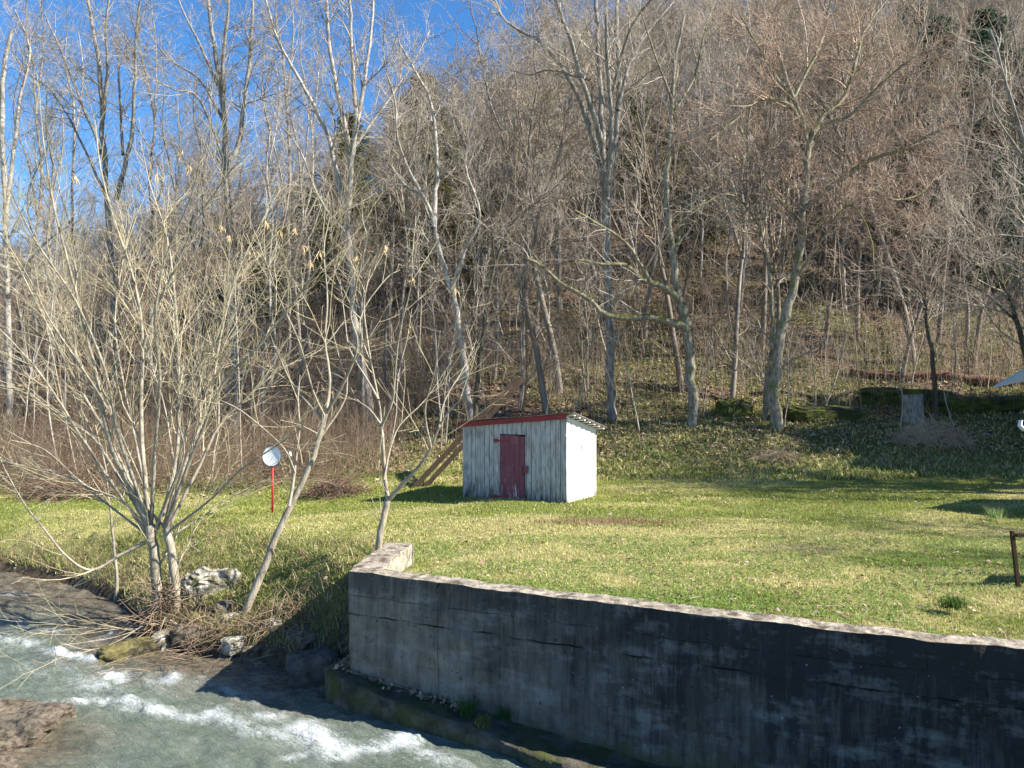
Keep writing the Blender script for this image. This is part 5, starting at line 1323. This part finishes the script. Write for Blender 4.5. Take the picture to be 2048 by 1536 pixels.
mb = MB(); mb.box((.7, -4.3, -1.6), (4.4, -1.15, 0), (0, 4.76, 0), (0, 0, 6.2)); mb.build("wall", M['house'], hs)  # unseen walls and upper roof, raised and skewed to shade the ledge
M['pvc'] = two_tone("white_plastic_pipe", (0.80, 0.81, 0.83), (0.74, 0.75, 0.77), 5, rough=.35, bmp=0)
d_ = 7.4
P = [Vector(W(x, y, d_)) - hz for x, y in ((2062, 826), (2052, 832), (2044, 838))]
mb = MB()
mb.tube([tuple(Vector(W(2041, 840, d_)) - hz), tuple(Vector(W(2040, 851, d_)) - hz), tuple(Vector(W(2046, 858, d_)) - hz), tuple(Vector(W(2062, 858, d_)) - hz), tuple(Vector(W(2110, 858, d_)) - hz)], .021, 12)
mb.tube([tuple(Vector(W(2050, 824, d_)) - hz), tuple(Vector(W(2110, 824, d_)) - hz)], .022, 12)
mb.build("drain_pipe", M['pvc'], hs, smooth=True)

# ---------------------------------------------------------------- tufts
def tuft(x, y, z, n, Hh, label, seed, c=(0.07, 0.14, 0.03), r=.12, lean=1.2):
    rg = np.random.default_rng(seed)
    a = rg.random(n) * 6.28; rr = rg.random(n) * r
    X = np.cos(a) * rr; Y = np.sin(a) * rr
    cc = np.array(c) * (0.6 + 0.9 * rg.random((n, 1)))
    o = blades("grass_tuft", X, Y, np.zeros(n), Hh * (.5 + .6 * rg.random(n)), np.full(n, .009), cc, lean, rg)
    o.location = (x, y, z); tag(o, label, "grass tuft"); return o
for i, (x, y, s_, lab) in enumerate([(935, 1430, .22, "left grass tuft on the wall's footing ledge"), (1012, 1440, .24, "right grass tuft on the wall's footing ledge"), (965, 1452, .14, "smallest middle grass tuft on the wall's footing ledge"), (725, 1345, .12, "thin grass tuft on the ledge by the wall corner")]):
    X_ = np.interp(x, [655, 984, 1344], [-2.53, -.24, 1.8]); zl = float(ledge_z(X_)); d = F * (CAMZ - zl) / (y - 768); tuft((x - 1024) / F * d, d, zl, 150, s_, lab, 700 + i, (0.06, 0.13, 0.03) if i != 2 else (.14, .16, .05), .10)
d = F * CAMZ / (1222 - 768); tuft((1905 - 1024) / F * d, d, 0.05, 260, .15, "bushy green grass tuft on the lawn near the right end of the wall", 710, (0.07, 0.13, 0.025), .16)
d = F * CAMZ / (1036 - 768); tuft((1992 - 1024) / F * d, d, 0.0, 120, .25, "pale upright grass tuft in the dark shadow at the right", 711, (0.25, 0.32, 0.12), .2)
n = 900; t = NR.random(n); kx = NR.random(n) * 45
lx0 = np.interp(kx, np.arange(90), ox); ly0 = np.interp(kx, np.arange(90), oy); lx1 = np.interp(kx, np.arange(90), ix); ly1 = np.interp(kx, np.arange(90), iy)
tt = 1 - (1 - t) * 0.75 * NR.random(n); X = lx0 + (lx1 - lx0) * tt; Y = ly0 + (ly1 - ly0) * tt
leaves("ledge_litter", X, Y, ledge_z(X) - 0.02 + 0.06 * tt + 0.05 * (fbm(X * 3, Y * 3, 91, 4) - 0.5), 0.02 + 0.03 * NR.random(n), pal[NR.integers(0, 5, n)] * 0.75, "dead leaves gathered along the foot of the retaining wall", 0.06)
mossY = []
for i, (x, y, a_, lab) in enumerate([(880, 1365, .26, "dark moss cushion at the wall foot left of the grass tufts"), (950, 1398, .34, "dark moss cushion behind the grass tufts"), (1065, 1435, .30, "dark moss cushion at the wall foot right of the grass tufts")]):
    X_ = np.interp(x, [655, 984, 1344], [-2.53, -.24, 1.8]); zl = float(ledge_z(X_)); d = F * (CAMZ - zl) / (y - 768)
    rock("moss_cushion", ((x - 1024) / F * d, d + .10, zl + .04), (a_ * 1.8, a_ * .6, a_ * .55), M['greenmoss'], lab, 80 + i, rot=-.42, cat="moss", sub=18)
sticks = [(1500, 1160, .5, .3), (1250, 1120, .35, -.4), (1650, 1215, .6, .2), (1380, 1205, .4, 1.0), (1150, 1090, .4, .1), (1760, 1130, .45, -.2), (1230, 1185, .5, 1.9)]
for i, (x, y, L_, a) in enumerate(sticks):
    d = F * CAMZ / (y - 768); X0 = (x - 1024) / F * d; z = GH(X0, d) + .03; rg = random.Random(i)
    p, rr_ = wander(rg, (X0, d, z), (math.cos(a), math.sin(a), .02), L_, .007, .003, 6, .12, 0)
    o = to_mesh("fallen_twig", [(p, rr_)], 5, M['tan']); tag(o, ["short bent", "thin pale", "long pale", "angled", "small", "grey", "steeply lying"][i] + " twig lying on the lawn above the %s of the wall" % ["middle", "left part", "right part", "left middle", "wing end", "far right", "left quarter"][i], "twig")
# coarse long grass and weeds on the bank
X, Y = frustum(26000, 11.3, 18.5, 1.0, -0.75, -0.15)
ds_, sg_ = pdist(X, Y, SHORE); ok, Z = on_land(X, Y); ok &= (ds_ < 2.6) & (sg_ > 0); X, Y, Z = X[ok], Y[ok], Z[ok]; n = len(X)
rr = NR.random((n, 1)); cc = np.where(rr < .45, np.array([[.13, .19, .04]]), np.where(rr < .85, np.array([[.44, .36, .2]]), np.array([[.2, .13, .08]]))) * (.6 + .7 * NR.random((n, 1)))
o = blades("bank_grass", X, Y, Z, .05 + .16 * NR.random(n), .006 + .008 * NR.random(n), cc, 1.8)
tag(o, "coarse dry and green grass spilling down the stream bank", "grass", kind='stuff')
